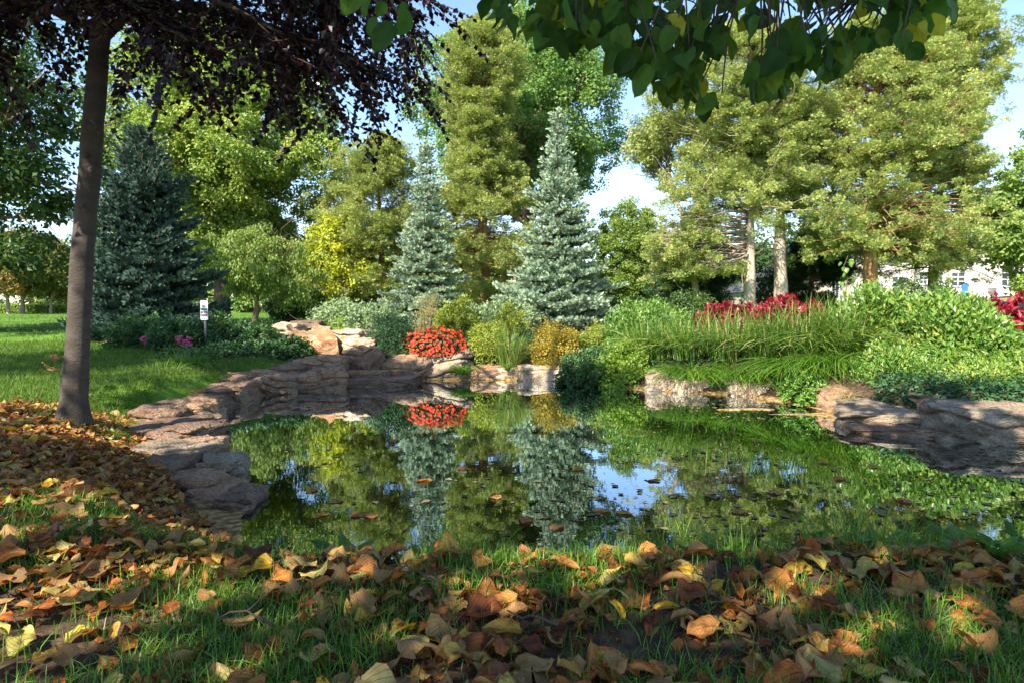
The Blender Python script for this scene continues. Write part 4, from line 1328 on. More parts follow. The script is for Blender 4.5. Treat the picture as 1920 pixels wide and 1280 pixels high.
# behind the back rocks, left to right
px_shrub('grey_green_shrub', 575, 712, 566, 13.2, 1.3, 'low spreading grey green shrub behind the bright strip of lawn, right of the cascade', 'shrub', M['grey_shrub'], 201, n=9000, size=.05)
px_shrub('lime_shrub', 610, 690, 596, 12.5, .6, 'small lime green plant at the foot of the spreading grey green shrub', 'plant', M['lime_shrub'], 202, n=2500, size=.04)
px_shrub('yew_bush', 676, 790, 592, 9.9, .9, 'dark green bush above the rocks, left of the red flowers', 'bush', M['yew'], 203, gz=.22, n=12000, size=.035, tpl=SPRAY)
px_shrub('tall_perennial', 655, 750, 560, 11.4, .7, 'loose blue green perennial rising behind the dark green bush', 'plant', M['grey_shrub'], 204, n=3500, size=.05, spike=.6, tint=(0, .6))
px_shrub('seed_head_plant', 772, 830, 552, 11.8, .5, 'feathery beige plant with seed heads below the smaller silver spruce', 'plant', M['beige'], 205, n=3500, size=.035, tpl=NEEDLE, spike=1.0)
px_shrub('green_perennial', 815, 900, 562, 11.6, .7, 'yellow green perennial just right of the feathery beige plant', 'plant', M['spirea'], 206, n=4500, size=.045, spike=.4)
px_shrub('grey_green_shrub', 870, 1010, 566, 12.0, .8, 'grey green shrub in front of the tall olive cedar trunk', 'shrub', M['grey_shrub'], 207, n=6500, size=.05, spike=.3)
px_shrub('spirea_bush', 872, 960, 598, 9.75, .7, 'yellow green spirea bush right of the red flowers', 'bush', M['spirea'], 208, gz=.2, n=9000, size=.03)
px_shrub('golden_bush', 982, 1095, 605, 9.7, .9, 'rounded golden orange bush half in shade above the tan rocks', 'bush', M['gold'], 209, gz=.12, n=16000, size=.026, lump=.2)
px_shrub('golden_bush', 1075, 1165, 606, 9.9, .9, 'yellow bush touching the right side of the golden orange one', 'bush', M['spirea'], 210, gz=.15, n=10000, size=.028)
px_shrub('feathery_bush', 925, 990, 575, 11.3, .5, 'tall yellow green feathery plant rising behind the pale grass fountain', 'plant', M['spirea'], 211, n=3000, size=.04, spike=.8)
c0 = on_ground(955, 9.9)
grass_clump('fountain_grass', (c0[0], 9.5, .15), 'upright fountain of pale green grass between the spirea and the golden bush', 560, .72, .16, 212, lean=(.1, .85), tint=(.3, .8), width=.007)
c0 = P(868, 690, 9.12)
grass_clump('grass_tuft', c0 - [0, 0, .05], 'small dark drooping tuft growing out of the back rocks', 420, .24, .10, 213, leaf=M['blade2'], lean=(.5, 1.3), width=.006)
for k, (px, py) in enumerate([(952, 690), (984, 700)]):
    grass_clump('grass_tuft', P(px, py, 9.2), ['thin grass tuft trailing over the sunlit tan rock', 'tiny grass tuft in the crack of the flat topped tan rock'][k], 90, .2, .03, 214 + k, lean=(.6, 1.4), width=.006, leaf=M['blade2'])

# red and orange flower mound
fl = thing('flower_mound', (xat(820, 9.6), 9.6, .34), 'dense mound of red and orange flowers above the pale sloping boulder', 'flowers')
rng = np.random.default_rng(220)
fc = np.array((xat(820, 9.6), 9.6, .34))
fr_ = np.array([.45, .38, zat(614, 9.6) - fc[2]])
mb = MB()
d = rdir(rng, 4200)
d[:, 2] = np.abs(d[:, 2])
mb.leaves(LEAF, fc + d * fr_ * (rng.random(4200) ** .4)[:, None] * .97, frames(rdir(rng, 4200), norm(d + rdir(rng, 4200) * .6)), .045 * rng.uniform(.7, 1.2, 4200), rng.random(4200) * .5)
mb.build('foliage', M['shrub2'], fl)
def blossom(seed):
    r = np.random.default_rng(seed)
    b = MB()
    n = 9
    for ring, (rad, zz) in enumerate([(1, 0), (.62, .18)]):
        a = np.linspace(0, 2 * math.pi, n, endpoint=False) + ring * .35 + r.normal() * .2
        dirs = np.stack([np.cos(a), np.sin(a), .25 + .4 * ring + 0 * a], 1)
        b.leaves(LEAFW, np.tile([[0, 0, zz * .01]], (n, 1)), frames(dirs, np.tile([[0, 0, 1.]], (n, 1))), .024 * rad, r.random(n))
    return b
bm_list = []
for k in range(4):
    o = blossom(k).build('blossom', M['orange'], fl)
    bm_list.append(o.data)
    bpy.data.objects.remove(o)
d = rdir(rng, 3000)
d = d[(d[:, 2] > -.05) & (d[:, 1] < .55)]
d[:, 2] = np.abs(d[:, 2])
keep = []
for v in d:
    if all(np.linalg.norm((v - k2) * fr_) > .034 for k2 in keep):
        keep.append(v)
keep.sort(key=lambda v: v[1] - v[2] * .3)
rest = MB()
for k, v in enumerate(keep):
    lum = .82 + .36 * float(vnoise(np.array([v * 2.3 + 4]), 3)[0])
    q = fc + v * fr_ * rng.uniform(.9, 1.1) * lum
    nrm = norm(v + np.array([0, -.5, .5]) + rng.normal(size=3) * .3)
    if k < 100:
        o = bpy.data.objects.new('blossom', bm_list[k % 4])
        C.objects.link(o)
        o.parent = fl
        o.location = Vector(q) - fl.location
        o.rotation_euler = Vector(nrm).to_track_quat('Z', 'Y').to_euler()
    else:
        Rm = np.array(Vector(nrm).to_track_quat('Z', 'Y').to_matrix())
        me = bm_list[k % 4]
        V = np.array([x.co[:] for x in me.vertices]) @ Rm.T + q
        rest.add(V, np.array([f.vertices[:] for f in me.polygons]), rng.random())
if rest.n:
    tag(rest.build('blossoms', M['orange'], fl), kind='stuff')

# right bank planting
px_shrub('weedy_bush', 1045, 1150, 655, 8.75, .8, 'blue green weedy bush hanging over the water right of the tan rocks', 'bush', M['shrub2'], 230, n=8000, size=.04, gz=.0, tint=(.3, 1), spike=.2)
px_shrub('weedy_bush', 1110, 1240, 650, 8.6, .8, 'pale yellow green weedy bush at the water edge below the leafy shrub', 'bush', M['lime_shrub'], 231, n=9000, size=.04, gz=.0, spike=.2, tint=(0, .8))
px_shrub('leafy_shrub', 1130, 1300, 572, 9.6, 1.4, 'leafy mid green shrub between the golden bush and the long leaved grasses', 'shrub', M['shrub'], 232, gz=.25, n=28000, tpl=LANCE, size=.05, spike=.5, tint=(0, .75))
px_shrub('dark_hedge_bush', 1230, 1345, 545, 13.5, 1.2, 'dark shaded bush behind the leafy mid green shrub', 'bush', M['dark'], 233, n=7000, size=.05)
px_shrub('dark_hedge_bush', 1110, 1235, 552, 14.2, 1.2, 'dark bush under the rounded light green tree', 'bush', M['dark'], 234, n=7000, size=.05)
gG = 'long leaved grasses on the right bank'
gl_ = [(1225, 8.75, .62, 'leftmost long leaved grass, beside the leafy mid green shrub'),
       (1290, 8.5, .72, 'arching long leaved grass above the small tan rocks'),
       (1365, 8.3, .78, 'arching long leaved grass in front of the left crimson plants'),
       (1440, 8.1, .85, 'arching long leaved grass in front of the thicker cedar trunk'),
       (1510, 7.9, .92, 'tall long leaved grass with yellow tips in front of the building side'),
       (1575, 7.8, .95, 'tallest upright long leaved grass beside the climbing vine')]
for k, (px, Yd, h, lab) in enumerate(gl_):
    grass_clump('long_leaved_grass', on_ground(px, Yd), lab, 620, h, .26, 240 + k, lean=(.15, 1.15), width=.015, tint=(0, .78), group=gG, bias=(-.15, -.35, 0))
gl2 = [(1300, 8.0, .42, 'low drooping green grass over the tan rocks of the right bank'), (1395, 7.8, .45, 'low drooping grass above the rounded tufted rock'),
       (1490, 7.45, .5, 'low dark drooping grass above the shallow gravel'), (1565, 7.2, .48, 'drooping grass beside the big light green shrub')]
for k, (px, Yd, h, lab) in enumerate(gl2):
    c0 = on_ground(px, Yd)
    grass_clump('drooping_grass', (c0[0], c0[1], max(.18, c0[2])), lab, 520, h, .3, 250 + k, leaf=M['blade2'], lean=(.6, 1.7), width=.010, tint=(0, 1), group=gG, bias=(-.1, -.8, 0))
grass_clump('grass_tuft', P(1428, 716, 7.55), 'small grass tuft on top of the rounded tan rock', 110, .16, .05, 257, lean=(.4, 1.3), width=.006)
grass_clump('dead_tuft', P(1590, 745, 6.3), 'straw coloured dead tuft hanging on the brown rock', 60, .22, .03, 258, leaf=M['beige'], lean=(.6, 1.6), width=.006, cat='grass tuft')
grass_clump('dead_tuft', P(1602, 775, 6.0), 'straw coloured strands hanging towards the gravel below the dead tuft', 34, .18, .02, 259, leaf=M['beige'], lean=(.8, 1.8), width=.005, cat='grass tuft')
px_shrub('creeping_plant', 1470, 1560, 700, 7.0, .6, 'creeping leafy plant reaching the shallow gravel', 'plant', M['shrub'], 260, n=4200, size=.04, gz=.05, tint=(0, .7))
px_shrub('creeping_plant', 1330, 1400, 700, 7.9, .4, 'small dark leaved plant among the right bank rocks', 'plant', M['shrub2'], 261, n=2200, size=.05, gz=.08)
gB = 'light green shrubs on the right bank'
px_shrub('light_green_shrub', 1560, 1750, 556, 8.0, 1.5, 'light green leafy shrub below the reddish cedar trunk', 'shrub', M['shrub'], 262, n=36000, tpl=LANCE, size=.07, spike=.5, tint=(0, .95), group=gB, lump=.6)
px_shrub('light_green_shrub', 1690, 1860, 566, 7.3, 1.7, 'largest light green leafy shrub, in the middle of the sunny right bank', 'shrub', M['shrub'], 263, n=36000, tpl=LANCE, size=.068, spike=.5, tint=(.05, .95), group=gB, lump=.6)
px_shrub('light_green_shrub', 1820, 2040, 648, 6.6, 1.6, 'light green leafy shrub cut off by the right edge below the crimson plant', 'shrub', M['shrub'], 264, n=30000, tpl=LANCE, size=.062, spike=.5, tint=(.05, .95), group=gB, lump=.6)
px_shrub('light_green_shrub', 1610, 1760, 660, 6.75, .9, 'low light green foliage spilling over the brown rock with the dead tuft', 'shrub', M['shrub'], 265, n=20000, tpl=LANCE, size=.048, spike=.5, tint=(0, .9), group=gB, gz=.15)
px_shrub('light_green_shrub', 1740, 1960, 690, 6.2, .9, 'low yellowish foliage along the top of the long grey slab', 'shrub', M['shrub'], 266, n=22000, tpl=LANCE, size=.042, spike=.5, tint=(.3, 1), group=gB, gz=.2)
gA = 'crimson leaved plants'
cr = [(1345, 10.8, 578, 55, 'crimson plant at the left end of the row by the cedar trunks'), (1405, 11.0, 574, 55, 'crimson plant in front of the slimmest pale cedar trunk'),
      (1462, 11.0, 560, 55, 'crimson plant with tall plumes in front of the thicker cedar trunk'), (1525, 11.0, 572, 50, 'crimson plant at the right end of the row by the cedar trunks'),
      (1870, 8.6, 570, 66, 'deep crimson plant above the largest light green shrub'), (1935, 8.0, 574, 80, 'deep crimson plant cut off by the right edge')]
for k, (px, Yd, yt, hw, lab) in enumerate(cr):
    px_shrub('crimson_plant', px - hw, px + hw, yt, Yd, .8, lab, 'plant', M['red_leaf'], 270 + k, n=4500, size=.075, spike=.5, group=gA, tpl=LEAF, droop=.3)
cedar('dark_conifer', on_ground(1520, 19), 'dark conifer hiding most of the beige wing behind the tall yellow tipped grass', zat(440, 19), 2.2, M['conifer'], M['bark'], 279, 900, 60, .09, .1, low=.0, cat='conifer')
px_shrub('dark_hedge_bush', 1395, 1500, 492, 19, 1.2, 'dark bush behind the two pale cedar trunks', 'bush', M['dark'], 282, n=7000, size=.07)
px_shrub('dark_round_bush', 1655, 1815, 532, 12.5, 1.5, 'dark round bush in front of the white building wall', 'bush', M['dark'], 280, n=12000, size=.05)
# climbing vine
vine = thing('climbing_vine', on_ground(1586, 9.5), 'thin vine with heart shaped leaves climbing above the tall grass', 'vine')
rng = np.random.default_rng(281)
vb, vl = MB(), MB()
vp = np.array([P(1586, 600, 9.5), P(1584, 560, 9.5), P(1590, 520, 9.45), P(1582, 500, 9.45), P(1590, 480, 9.5)])
vb.tube(vp, .006, 5)
q = np.stack([np.interp(np.linspace(0, 1, 26), np.linspace(0, 1, 5), vp[:, k]) for k in range(3)], 1) + rng.normal(size=(26, 3)) * .07
vl.leaves(BIG[0], q, frames(norm(np.array([0, 0, -1.]) + rng.normal(size=(26, 3)) * .6), norm(np.array([-.4, -1, .5]) + rng.normal(size=(26, 3)) * .4)), .065 * rng.uniform(.7, 1.2, 26), rng.uniform(.2, .6, 26))
vb.build('stem', M['twig'], vine)
vl.build('leaves', M['shrub'], vine, smooth=True)

# low ground cover filling the soil behind the rocks
rng = np.random.default_rng(285)
x = rng.uniform(-2.6, 5.2, 16000)
y = rng.uniform(5.2, 11.2, 16000)
s_ = sdist(x, y)
k = (s_ > .22) & (s_ < 2.0) & (fbm(np.stack([x, y, 0 * x], 1) * 2.2, 61, 3) > .42) & ~((x < -1.9) & (y > 8.2))
x, y = x[k], y[k]
cen = np.stack([x, y, H(x, y) + .03], 1)
cb = MB()
clump_leaves(cb, rng, cen, .08, 12, .04, LEAF, (0, .8), up=.7)
tag(cb.build('ground_cover', M['shrub2']), 'low leafy ground cover on the soil between the rocks and the shrubs', 'ground cover', kind='stuff')

# left bank beds
gL = 'dark perennials of the left bed'
bl = [(205, 300, 590, 9.6, .9, 'dark leafy perennial at the left end of the bed under the dark blue spruce'), (280, 385, 590, 9.4, .9, 'dark rose bush left of the sign with a pink bloom'),
      (350, 450, 594, 9.6, .9, 'dark rose bush below the white sign'), (425, 520, 602, 9.8, .8, 'dark bush with reddish leaves left of the flat tan cascade rock'),
      (385, 470, 648, 8.5, .8, 'dark low perennial above the reddish capstones'), (450, 535, 640, 8.9, .8, 'dark blue green ground cover in the middle of the left wall top'),
      (510, 585, 636, 9.1, .7, 'dark ground cover nearest the cascade pool'), (300, 400, 655, 8.0, .7, 'shaded grassy perennial at the lawn side of the left bed')]
for k, (x0, x1, yt, Yd, dp, lab) in enumerate(bl):
    px_shrub('bed_plant', x0, x1, yt, Yd, dp, lab, 'plant', M['shrub2'], 290 + k, n=7000, size=.042, spike=.3, group=gL, tint=(0, 1))
grass_clump('grass_clump', on_ground(345, 7.4), 'dark arching grass clump at the lawn edge of the left bed', 420, .36, .16, 300, leaf=M['blade2'], lean=(.4, 1.3), width=.008)
grass_clump('grass_clump', on_ground(300, 7.0), 'sunlit yellow green grass clump beside the dark arching one', 300, .22, .2, 301, leaf=M['blade'], lean=(.3, 1.1), width=.007, tint=(.2, .7))
# pink roses
rng = np.random.default_rng(305)
for k, (px, py, Yd, n, lab) in enumerate([(345, 644, 8.9, 6, 'cluster of pink roses in the left bed'), (270, 637, 9.0, 2, 'single pink bloom at the left end of the bed'), (334, 636, 9.05, 2, 'pale pink bloom beside the rose cluster')]):
    t = thing('rose_cluster', P(px, py + 12, Yd), lab, 'flowers')
    for j in range(n):
        b = MB()
        m_ = 16
        b.leaves(LEAFW, np.zeros((m_, 3)), frames(norm(rdir(rng, m_) + [0, -.3, .4]), rdir(rng, m_)), .055, rng.random(m_))
        o = b.build('bloom', M['pink'], t)
        o.location = Vector(P(px + rng.uniform(-12, 12) * (n > 2), py + rng.uniform(-12, 12) * (n > 2), Yd)) - t.location
    sb = MB()
    sb.tube([P(px, py, Yd), P(px, py + 30, Yd)], .005, 4)
    sb.build('stem', M['twig'], t)

# clipped hedge at the far left
hedge = thing('clipped_hedge', on_ground(40, 40), 'long low clipped hedge behind the small lawn trees', 'hedge')
rng = np.random.default_rng(310)
n = 26000
xh = rng.uniform(-38, -19.5, n)
zz = np.sqrt(rng.random(n)) * (zat(572, 40) - .55) + .52
yy = 40 - .4 + rng.random(n) * .8
yy[: n // 2] = 39.6 + rng.normal(size=n // 2) * .04
mb = MB()
mb.leaves(LEAFW, np.stack([xh, yy, zz], 1), frames(rdir(rng, n), norm(rdir(rng, n) + [0, -.6, .6])), .13 * rng.uniform(.7, 1.2, n), rng.random(n) * .8)
mb.build('foliage', M['maple'], hedge)

# ---------------------------------------------------------------- sign, buildings, bench, banner, car, shelter
M['white_paint'] = plain('white_sign_paint', (.72, .76, .80), .4)
M['black_paint'] = plain('black_paint', (.03, .03, .04), .5)
M['maroon'] = plain('maroon_paint', (.28, .05, .07), .5)
M['metal'] = plain('grey_metal', (.25, .25, .26), .5, .6)
M['stucco'] = noisy('cream_stucco', [(.3, (.66, .60, .52)), (.7, (.80, .75, .68))], 4, .9, .3, 60)
M['beige_wall'] = noisy('beige_wall', [(.3, (.36, .30, .24)), (.7, (.48, .42, .34))], 4, .9, .3, 60)
M['roof'] = noisy('grey_roof', [(.3, (.05, .055, .06)), (.7, (.10, .11, .12))], 10, .9, .4)
M['glass'] = plain('dark_window_glass', (.04, .05, .06), .12)
M['brick'] = noisy('pink_brick', [(.3, (.38, .20, .15)), (.7, (.55, .36, .28))], 8, .9, .3)
M['wood'] = noisy('pale_timber', [(.3, (.3, .22, .13)), (.7, (.45, .35, .22))], 8, .8, .3)
M['bench'] = plain('grey_slats', (.22, .23, .25), .6)
M['blue'] = plain('blue_banner', (.04, .18, .55), .6)
M['teal'] = plain('teal_banner', (.08, .4, .38), .6)
M['car'] = plain('dark_blue_paint', (.02, .035, .07), .2)

SY = 9.3
sp_ = P(383, 600, SY)
sign = thing('park_sign', (sp_[0], SY, Hs(sp_[0], SY)), 'narrow white upright notice sign in front of the dark blue spruce', 'sign')
sw, sh = 14 / FPX * SY, 36 / FPX * SY
sz0 = zat(600, SY)
def rounded(mb, x0, x1, z0, z1, y0, y1, r, mat=0):
    pts = []
    for (cx, cz, a0) in [(x1 - r, z0 + r, -90), (x1 - r, z1 - r, 0), (x0 + r, z1 - r, 90), (x0 + r, z0 + r, 180)]:
        for k in range(5):
            a = R(a0 + k * 22.5)
            pts.append((cx + r * math.cos(a), cz + r * math.sin(a)))
    n = len(pts)
    V = [(x, y0, z) for x, z in pts] + [(x, y1, z) for x, z in pts]
    mb.add(V, [list(range(n))], mat=mat)
    mb.add(V, [list(range(2 * n - 1, n - 1, -1))], mat=mat)
    mb.add(V, [(k, n + k, n + (k + 1) % n, (k + 1) % n) for k in range(n)], mat=mat)
mb = MB()
rounded(mb, sp_[0] - sw / 2, sp_[0] + sw / 2, sz0, sz0 + sh, SY, SY + .004, .012)
mb.build('panel', M['white_paint'], sign)
mb = MB()
mb.tube([(sp_[0], SY + .03, sign.location[2] - .1), (sp_[0], SY + .03, sz0 + sh * .95)], .018, 8)
mb.build('post', M['metal'], sign)
for fz in (.08, .92):
    mb = MB()
    mb.tube([(sp_[0], SY + .001, sz0 + sh * fz), (sp_[0], SY - .006, sz0 + sh * fz)], .007, 8)
    mb.build('bolt', M['black_paint'], sign)
for txt, fz, s, mt in [('NO', .70, .05, 'black_paint'), ('WADING', .545, .042, 'black_paint'), ('IN THE', .39, .042, 'black_paint'), ('FOUNTAIN', .235, .042, 'maroon')]:
    cu = bpy.data.curves.new('lettering', 'FONT')
    cu.body = txt
    cu.size = s
    cu.extrude = .0006
    cu.offset = .0012
    cu.align_x = 'CENTER'
    tmp = bpy.data.objects.new('lettering', cu)
    C.objects.link(tmp)
    me = bpy.data.meshes.new_from_object(tmp)
    bpy.data.objects.remove(tmp)
    me.name = 'lettering'
    me.materials.clear()
    me.materials.append(M[mt])
    o = bpy.data.objects.new('lettering', me)
    C.objects.link(o)
    o.parent = sign
    o.location = Vector((sp_[0], SY - .003, sz0 + sh * fz - s * .3)) - sign.location
    o.rotation_euler = (R(90), 0, 0)
    wd_ = max(v.co.x for v in me.vertices) - min(v.co.x for v in me.vertices)
    o.scale = (min(1, sw * (.86 if len(txt) > 2 else .4) / wd_), 1, 1)

def window(parent, x0, x1, z0, z1, y, cols, rws):
    f = MB()
    t = .05
    f.box((x0 - t, y - .04, z0 - t), (x1 + t, y + .0, z0)); f.box((x0 - t, y - .04, z1), (x1 + t, y, z1 + t))
    f.box((x0 - t, y - .04, z0), (x0, y, z1)); f.box((x1, y - .04, z0), (x1 + t, y, z1))
    for k in range(1, cols):
        x = x0 + (x1 - x0) * k / cols
        f.box((x - .015, y - .035, z0), (x + .015, y - .012, z1))
    for k in range(1, rws):
        z = z0 + (z1 - z0) * k / rws
        f.box((x0, y - .034, z - .015), (x1, y - .013, z + .015))
    fo = f.build('window', M['white_paint'], parent)
    g = MB()
    g.box((x0, y - .012, z0), (x1, y - .003, z1))
    go = g.build('pane', M['glass'])
    go.parent = fo
    return fo

BY = 27.0
bx0, bx1 = xat(1600, BY), xat(2150, BY)
bz = .55
bld = thing('white_building', (bx0, BY, bz), 'white stucco building with gridded windows behind the cedars', 'building')
mb = MB()
mb.box((bx0, BY, bz - .3), (bx1, BY + 8, zat(455, BY)))
mb.build('wall', M['stucco'], bld)
mb = MB()
mb.box((bx0 - .3, BY - .35, zat(455, BY) + .003), (bx1 + .3, BY + 8.3, zat(447, BY)))
mb.build('roof', M['roof'], bld)
for (a_, b_, zt, zb_, cn, rn) in [(1672, 1692, 520, 558, 2, 4), (1722, 1765, 512, 532, 6, 3), (1782, 1806, 512, 536, 2, 3), (1876, 1898, 500, 536, 2, 3)]:
    window(bld, xat(a_, BY), xat(b_, BY), zat(zb_, BY), zat(zt, BY), BY, cn, rn)
mb = MB()
mb.box((xat(1850, BY), BY - .3, zat(548, BY)), (xat(1858, BY), BY - .003, zat(540, BY)))
mb.build('vent_box', M['metal'], bld)
wing = thing('beige_wing', (xat(1520, 24), 24, bz), 'shaded beige building wing with a low grey roof left of the vine', 'building')
mb = MB()
mb.box((xat(1522, 24), 24, bz - .3), (xat(1596, 24), 30, zat(510, 24)))
mb.build('wall', M['beige_wall'], wing)
mb = MB()
V = [(xat(1500, 24), 23.7, zat(512, 24)), (xat(1600, 24), 23.7, zat(512, 24)), (xat(1600, 24), 30, zat(512, 24)), (xat(1500, 24), 30, zat(512, 24)), (xat(1515, 24), 26.8, zat(480, 24)), (xat(1600, 24), 26.8, zat(480, 24))]
mb.add(V, [(0, 1, 5, 4), (3, 4, 5, 2)])
mb.add(V, [(0, 4, 3), (1, 2, 5)])
mb.add(V, [(0, 3, 2, 1)])
mb.build('roof', M['roof'], wing)
window(wing, xat(1559, 24), xat(1571, 24), zat(560, 24), zat(520, 24), 24, 2, 1)
# small gable far behind between the pale trunks
gab = thing('small_house', (xat(1425, 26), 26, bz), 'small pale house gable glimpsed between the two pale cedar trunks', 'house')
mb = MB()
mb.box((xat(1412, 26), 26, bz - .3), (xat(1442, 26), 30, zat(545, 26)))
mb.build('wall', M['beige_wall'], gab)
mb = MB()
V = [(xat(1405, 26), 25.8, zat(547, 26)), (xat(1449, 26), 25.8, zat(547, 26)), (xat(1427, 26), 25.8, zat(528, 26)), (xat(1405, 26), 30, zat(547, 26)), (xat(1449, 26), 30, zat(547, 26)), (xat(1427, 26), 30, zat(528, 26))]
mb.add(V, [(0, 1, 2), (3, 5, 4)])
mb.add(V, [(1, 4, 5, 2), (0, 2, 5, 3), (0, 3, 4, 1)])
mb.build('roof', M['roof'], gab)
# brick house far behind the weeping tree
bh = thing('brick_house', (xat(480, 46), 46, .58), 'distant pink brick house seen under the weeping tree', 'house')
mb = MB()
mb.box((xat(450, 46), 46, .3), (xat(505, 46), 52, zat(548, 46)))
mb.build('wall', M['brick'], bh)
mb = MB()
mb.box((xat(445, 46), 45.6, zat(548, 46) + .003), (xat(510, 46), 52.4, zat(543, 46)))
mb.build('roof', M['roof'], bh)
window(bh, xat(461, 46), xat(472, 46), zat(576, 46), zat(563, 46), 46, 2, 2)
mb = MB()
mb.box((xat(489, 46), 45.95, zat(579, 46)), (xat(496, 46), 45.997, zat(562, 46)))
mb.build('door', M['black_paint'], bh)
# bench
bt = P(1700, 580, 13)
bench = thing('park_bench', (bt[0], 13, Hs(bt[0], 13)), 'grey slatted bench by the dark round bush', 'bench')
x0, x1 = xat(1692, 13), xat(1722, 13)
gz = Hs(bt[0], 13)
bx_shift = xat(1800, 13) - xat(1707, 13)
x0, x1 = x0 + bx_shift, x1 + bx_shift
bench.location[0] = (x0 + x1) / 2
top = zat(577, 13)
mb = MB()
for k in range(9):
    xx = x0 + (x1 - x0) * k / 8
    mb.box((xx - .012, 13, top - .35), (xx + .012, 13.02, top))
mb.box((x0 - .03, 12.99, top - .02), (x1 + .03, 13.03, top + .03))
mb.build('backrest', M['bench'], bench)
mb = MB()
for k in range(4):
    mb.box((x0 - .05, 12.6 + k * .1, top - .42), (x1 + .05, 12.68 + k * .1, top - .39))
mb.build('seat', M['bench'], bench)
for xx in (x0, x1):
    for yy in (12.65, 12.98):
        mb = MB()
        mb.box((xx - .02, yy - .02, gz - .05), (xx + .02, yy + .02, top - .425))
        mb.build('leg', M['bench'], bench)
# banner post
ban = thing('banner_post', on_ground(1806, 14), 'slim post with a blue and teal banner sign against the white wall', 'banner')
bxp = xat(1806, 14)
mb = MB()
mb.tube([(bxp, 14, .4), (bxp, 14, zat(533, 14))], .022, 8)
mb.build('post', M['metal'], ban)
for (z1, z0, mt) in [(534, 547, 'blue'), (548, 558, 'teal')]:
    mb = MB()
    mb.box((bxp - .06, 13.95, zat(z0, 14)), (bxp + .055, 13.97, zat(z1, 14)))
    mb.build('banner', M[mt], ban)
# shelter
she = thing('timber_shelter', on_ground(1900, 16), 'flat roofed timber shelter beside the white building at the right', 'shelter')
mb = MB()
za, zb2 = zat(566, 16), zat(560, 16)
mb.add([(xat(1848, 16), 15.2, za), (xat(2000, 16), 15.2, zb2 + .05), (xat(2000, 16), 17, zb2 + .05), (xat(1848, 16), 17, za), (xat(1848, 16), 15.2, za + .07), (xat(2000, 16), 15.2, zb2 + .12), (xat(2000, 16), 17, zb2 + .12), (xat(1848, 16), 17, za + .07)],
       [(0, 3, 2, 1), (4, 5, 6, 7), (0, 1, 5, 4), (1, 2, 6, 5), (2, 3, 7, 6), (3, 0, 4, 7)])
mb.build('roof', M['wood'], she)
for px in (1856, 1915, 1990):
    mb = MB()
    x = xat(px, 16)
    mb.box((x - .03, 15.4, .4), (x + .03, 15.46, zat(569, 16)))
    mb.build('post', M['wood'], she)
# car
cy = 19.0
cx = xat(1925, cy)
cgz = Hs(cx, cy)
car = thing('parked_car', (cx, cy, cgz), 'dark blue parked car half hidden behind the crimson plants', 'car')
prof_ = [(-1.1, .25), (-1.15, .6), (-1.0, .78), (-.55, .84), (-.25, 1.18), (.75, 1.2), (1.3, .85), (1.9, .78), (2.0, .5), (1.95, .25)]
def extr(profile, y0, y1, sx=1):
    V = [(cx + x * sx, y0, cgz + z) for x, z in profile] + [(cx + x * sx, y1, cgz + z) for x, z in profile]
    n = len(profile)
    m = MB()
    m.add(V, [list(range(n))]); m.add(V, [list(range(2 * n - 1, n - 1, -1))])
    m.add(V, [(k, n + k, n + (k + 1) % n, (k + 1) % n) for k in range(n)])
    return m
extr(prof_, cy, cy + 1.6).build('body', M['car'], car)
extr([(-.45, .84), (-.2, 1.12), (.7, 1.14), (1.1, .84)], cy - .004, cy + 1.604).build('window', M['glass'], car)
for wx in (-.6, 1.4):
    for wy in (cy - .02, cy + 1.42):
        m_ = MB()
        a = np.linspace(0, 2 * math.pi, 20, endpoint=False)
        V = np.concatenate([np.stack([cx + wx + .3 * np.cos(a), 0 * a + wy, cgz + .3 + .3 * np.sin(a)], 1), np.stack([cx + wx + .3 * np.cos(a), 0 * a + wy + .2, cgz + .3 + .3 * np.sin(a)], 1)])
        m_.add(V, [list(range(20))]); m_.add(V, [list(range(39, 19, -1))])
        m_.add(V, [(k, 20 + k, 20 + (k + 1) % 20, (k + 1) % 20) for k in range(20)])
        m_.build('wheel', M['black_paint'], car)

# ---------------------------------------------------------------- grass
rng = np.random.default_rng(400)
def scatter(n, x0, x1, y0, y1, cond):
    x, y = rng.uniform(x0, x1, n), rng.uniform(y0, y1, n)
    k = cond(x, y)
    x, y = x[k], y[k]
    return x, y
# foreground turf, in patches
x, y = scatter(190000, -3.2, 4.6, .8, 2.6, lambda x, y: (np.abs(x) < y * 1.1 + .9) & (sdist(x, y) > .03))
pn = fbm(np.stack([x * 2.2, y * 2.2, 0 * x], 1), 71, 3)
k = (rng.random(len(x)) < smooth(.36, .58, pn) * .9 + .12)
x, y = x[k], y[k]
mb = MB()
blades(mb, rng, np.stack([x, y, H(x, y) - .005], 1), rng.uniform(.028, .078, len(x)), .0028, rng.uniform(.1, 1.1, len(x)), rng.random(len(x)), 3, .5)
tag(mb.build('bank_grass', M['blade2']), 'fine green grass growing through the fallen leaves of the near bank', 'grass', kind='stuff')
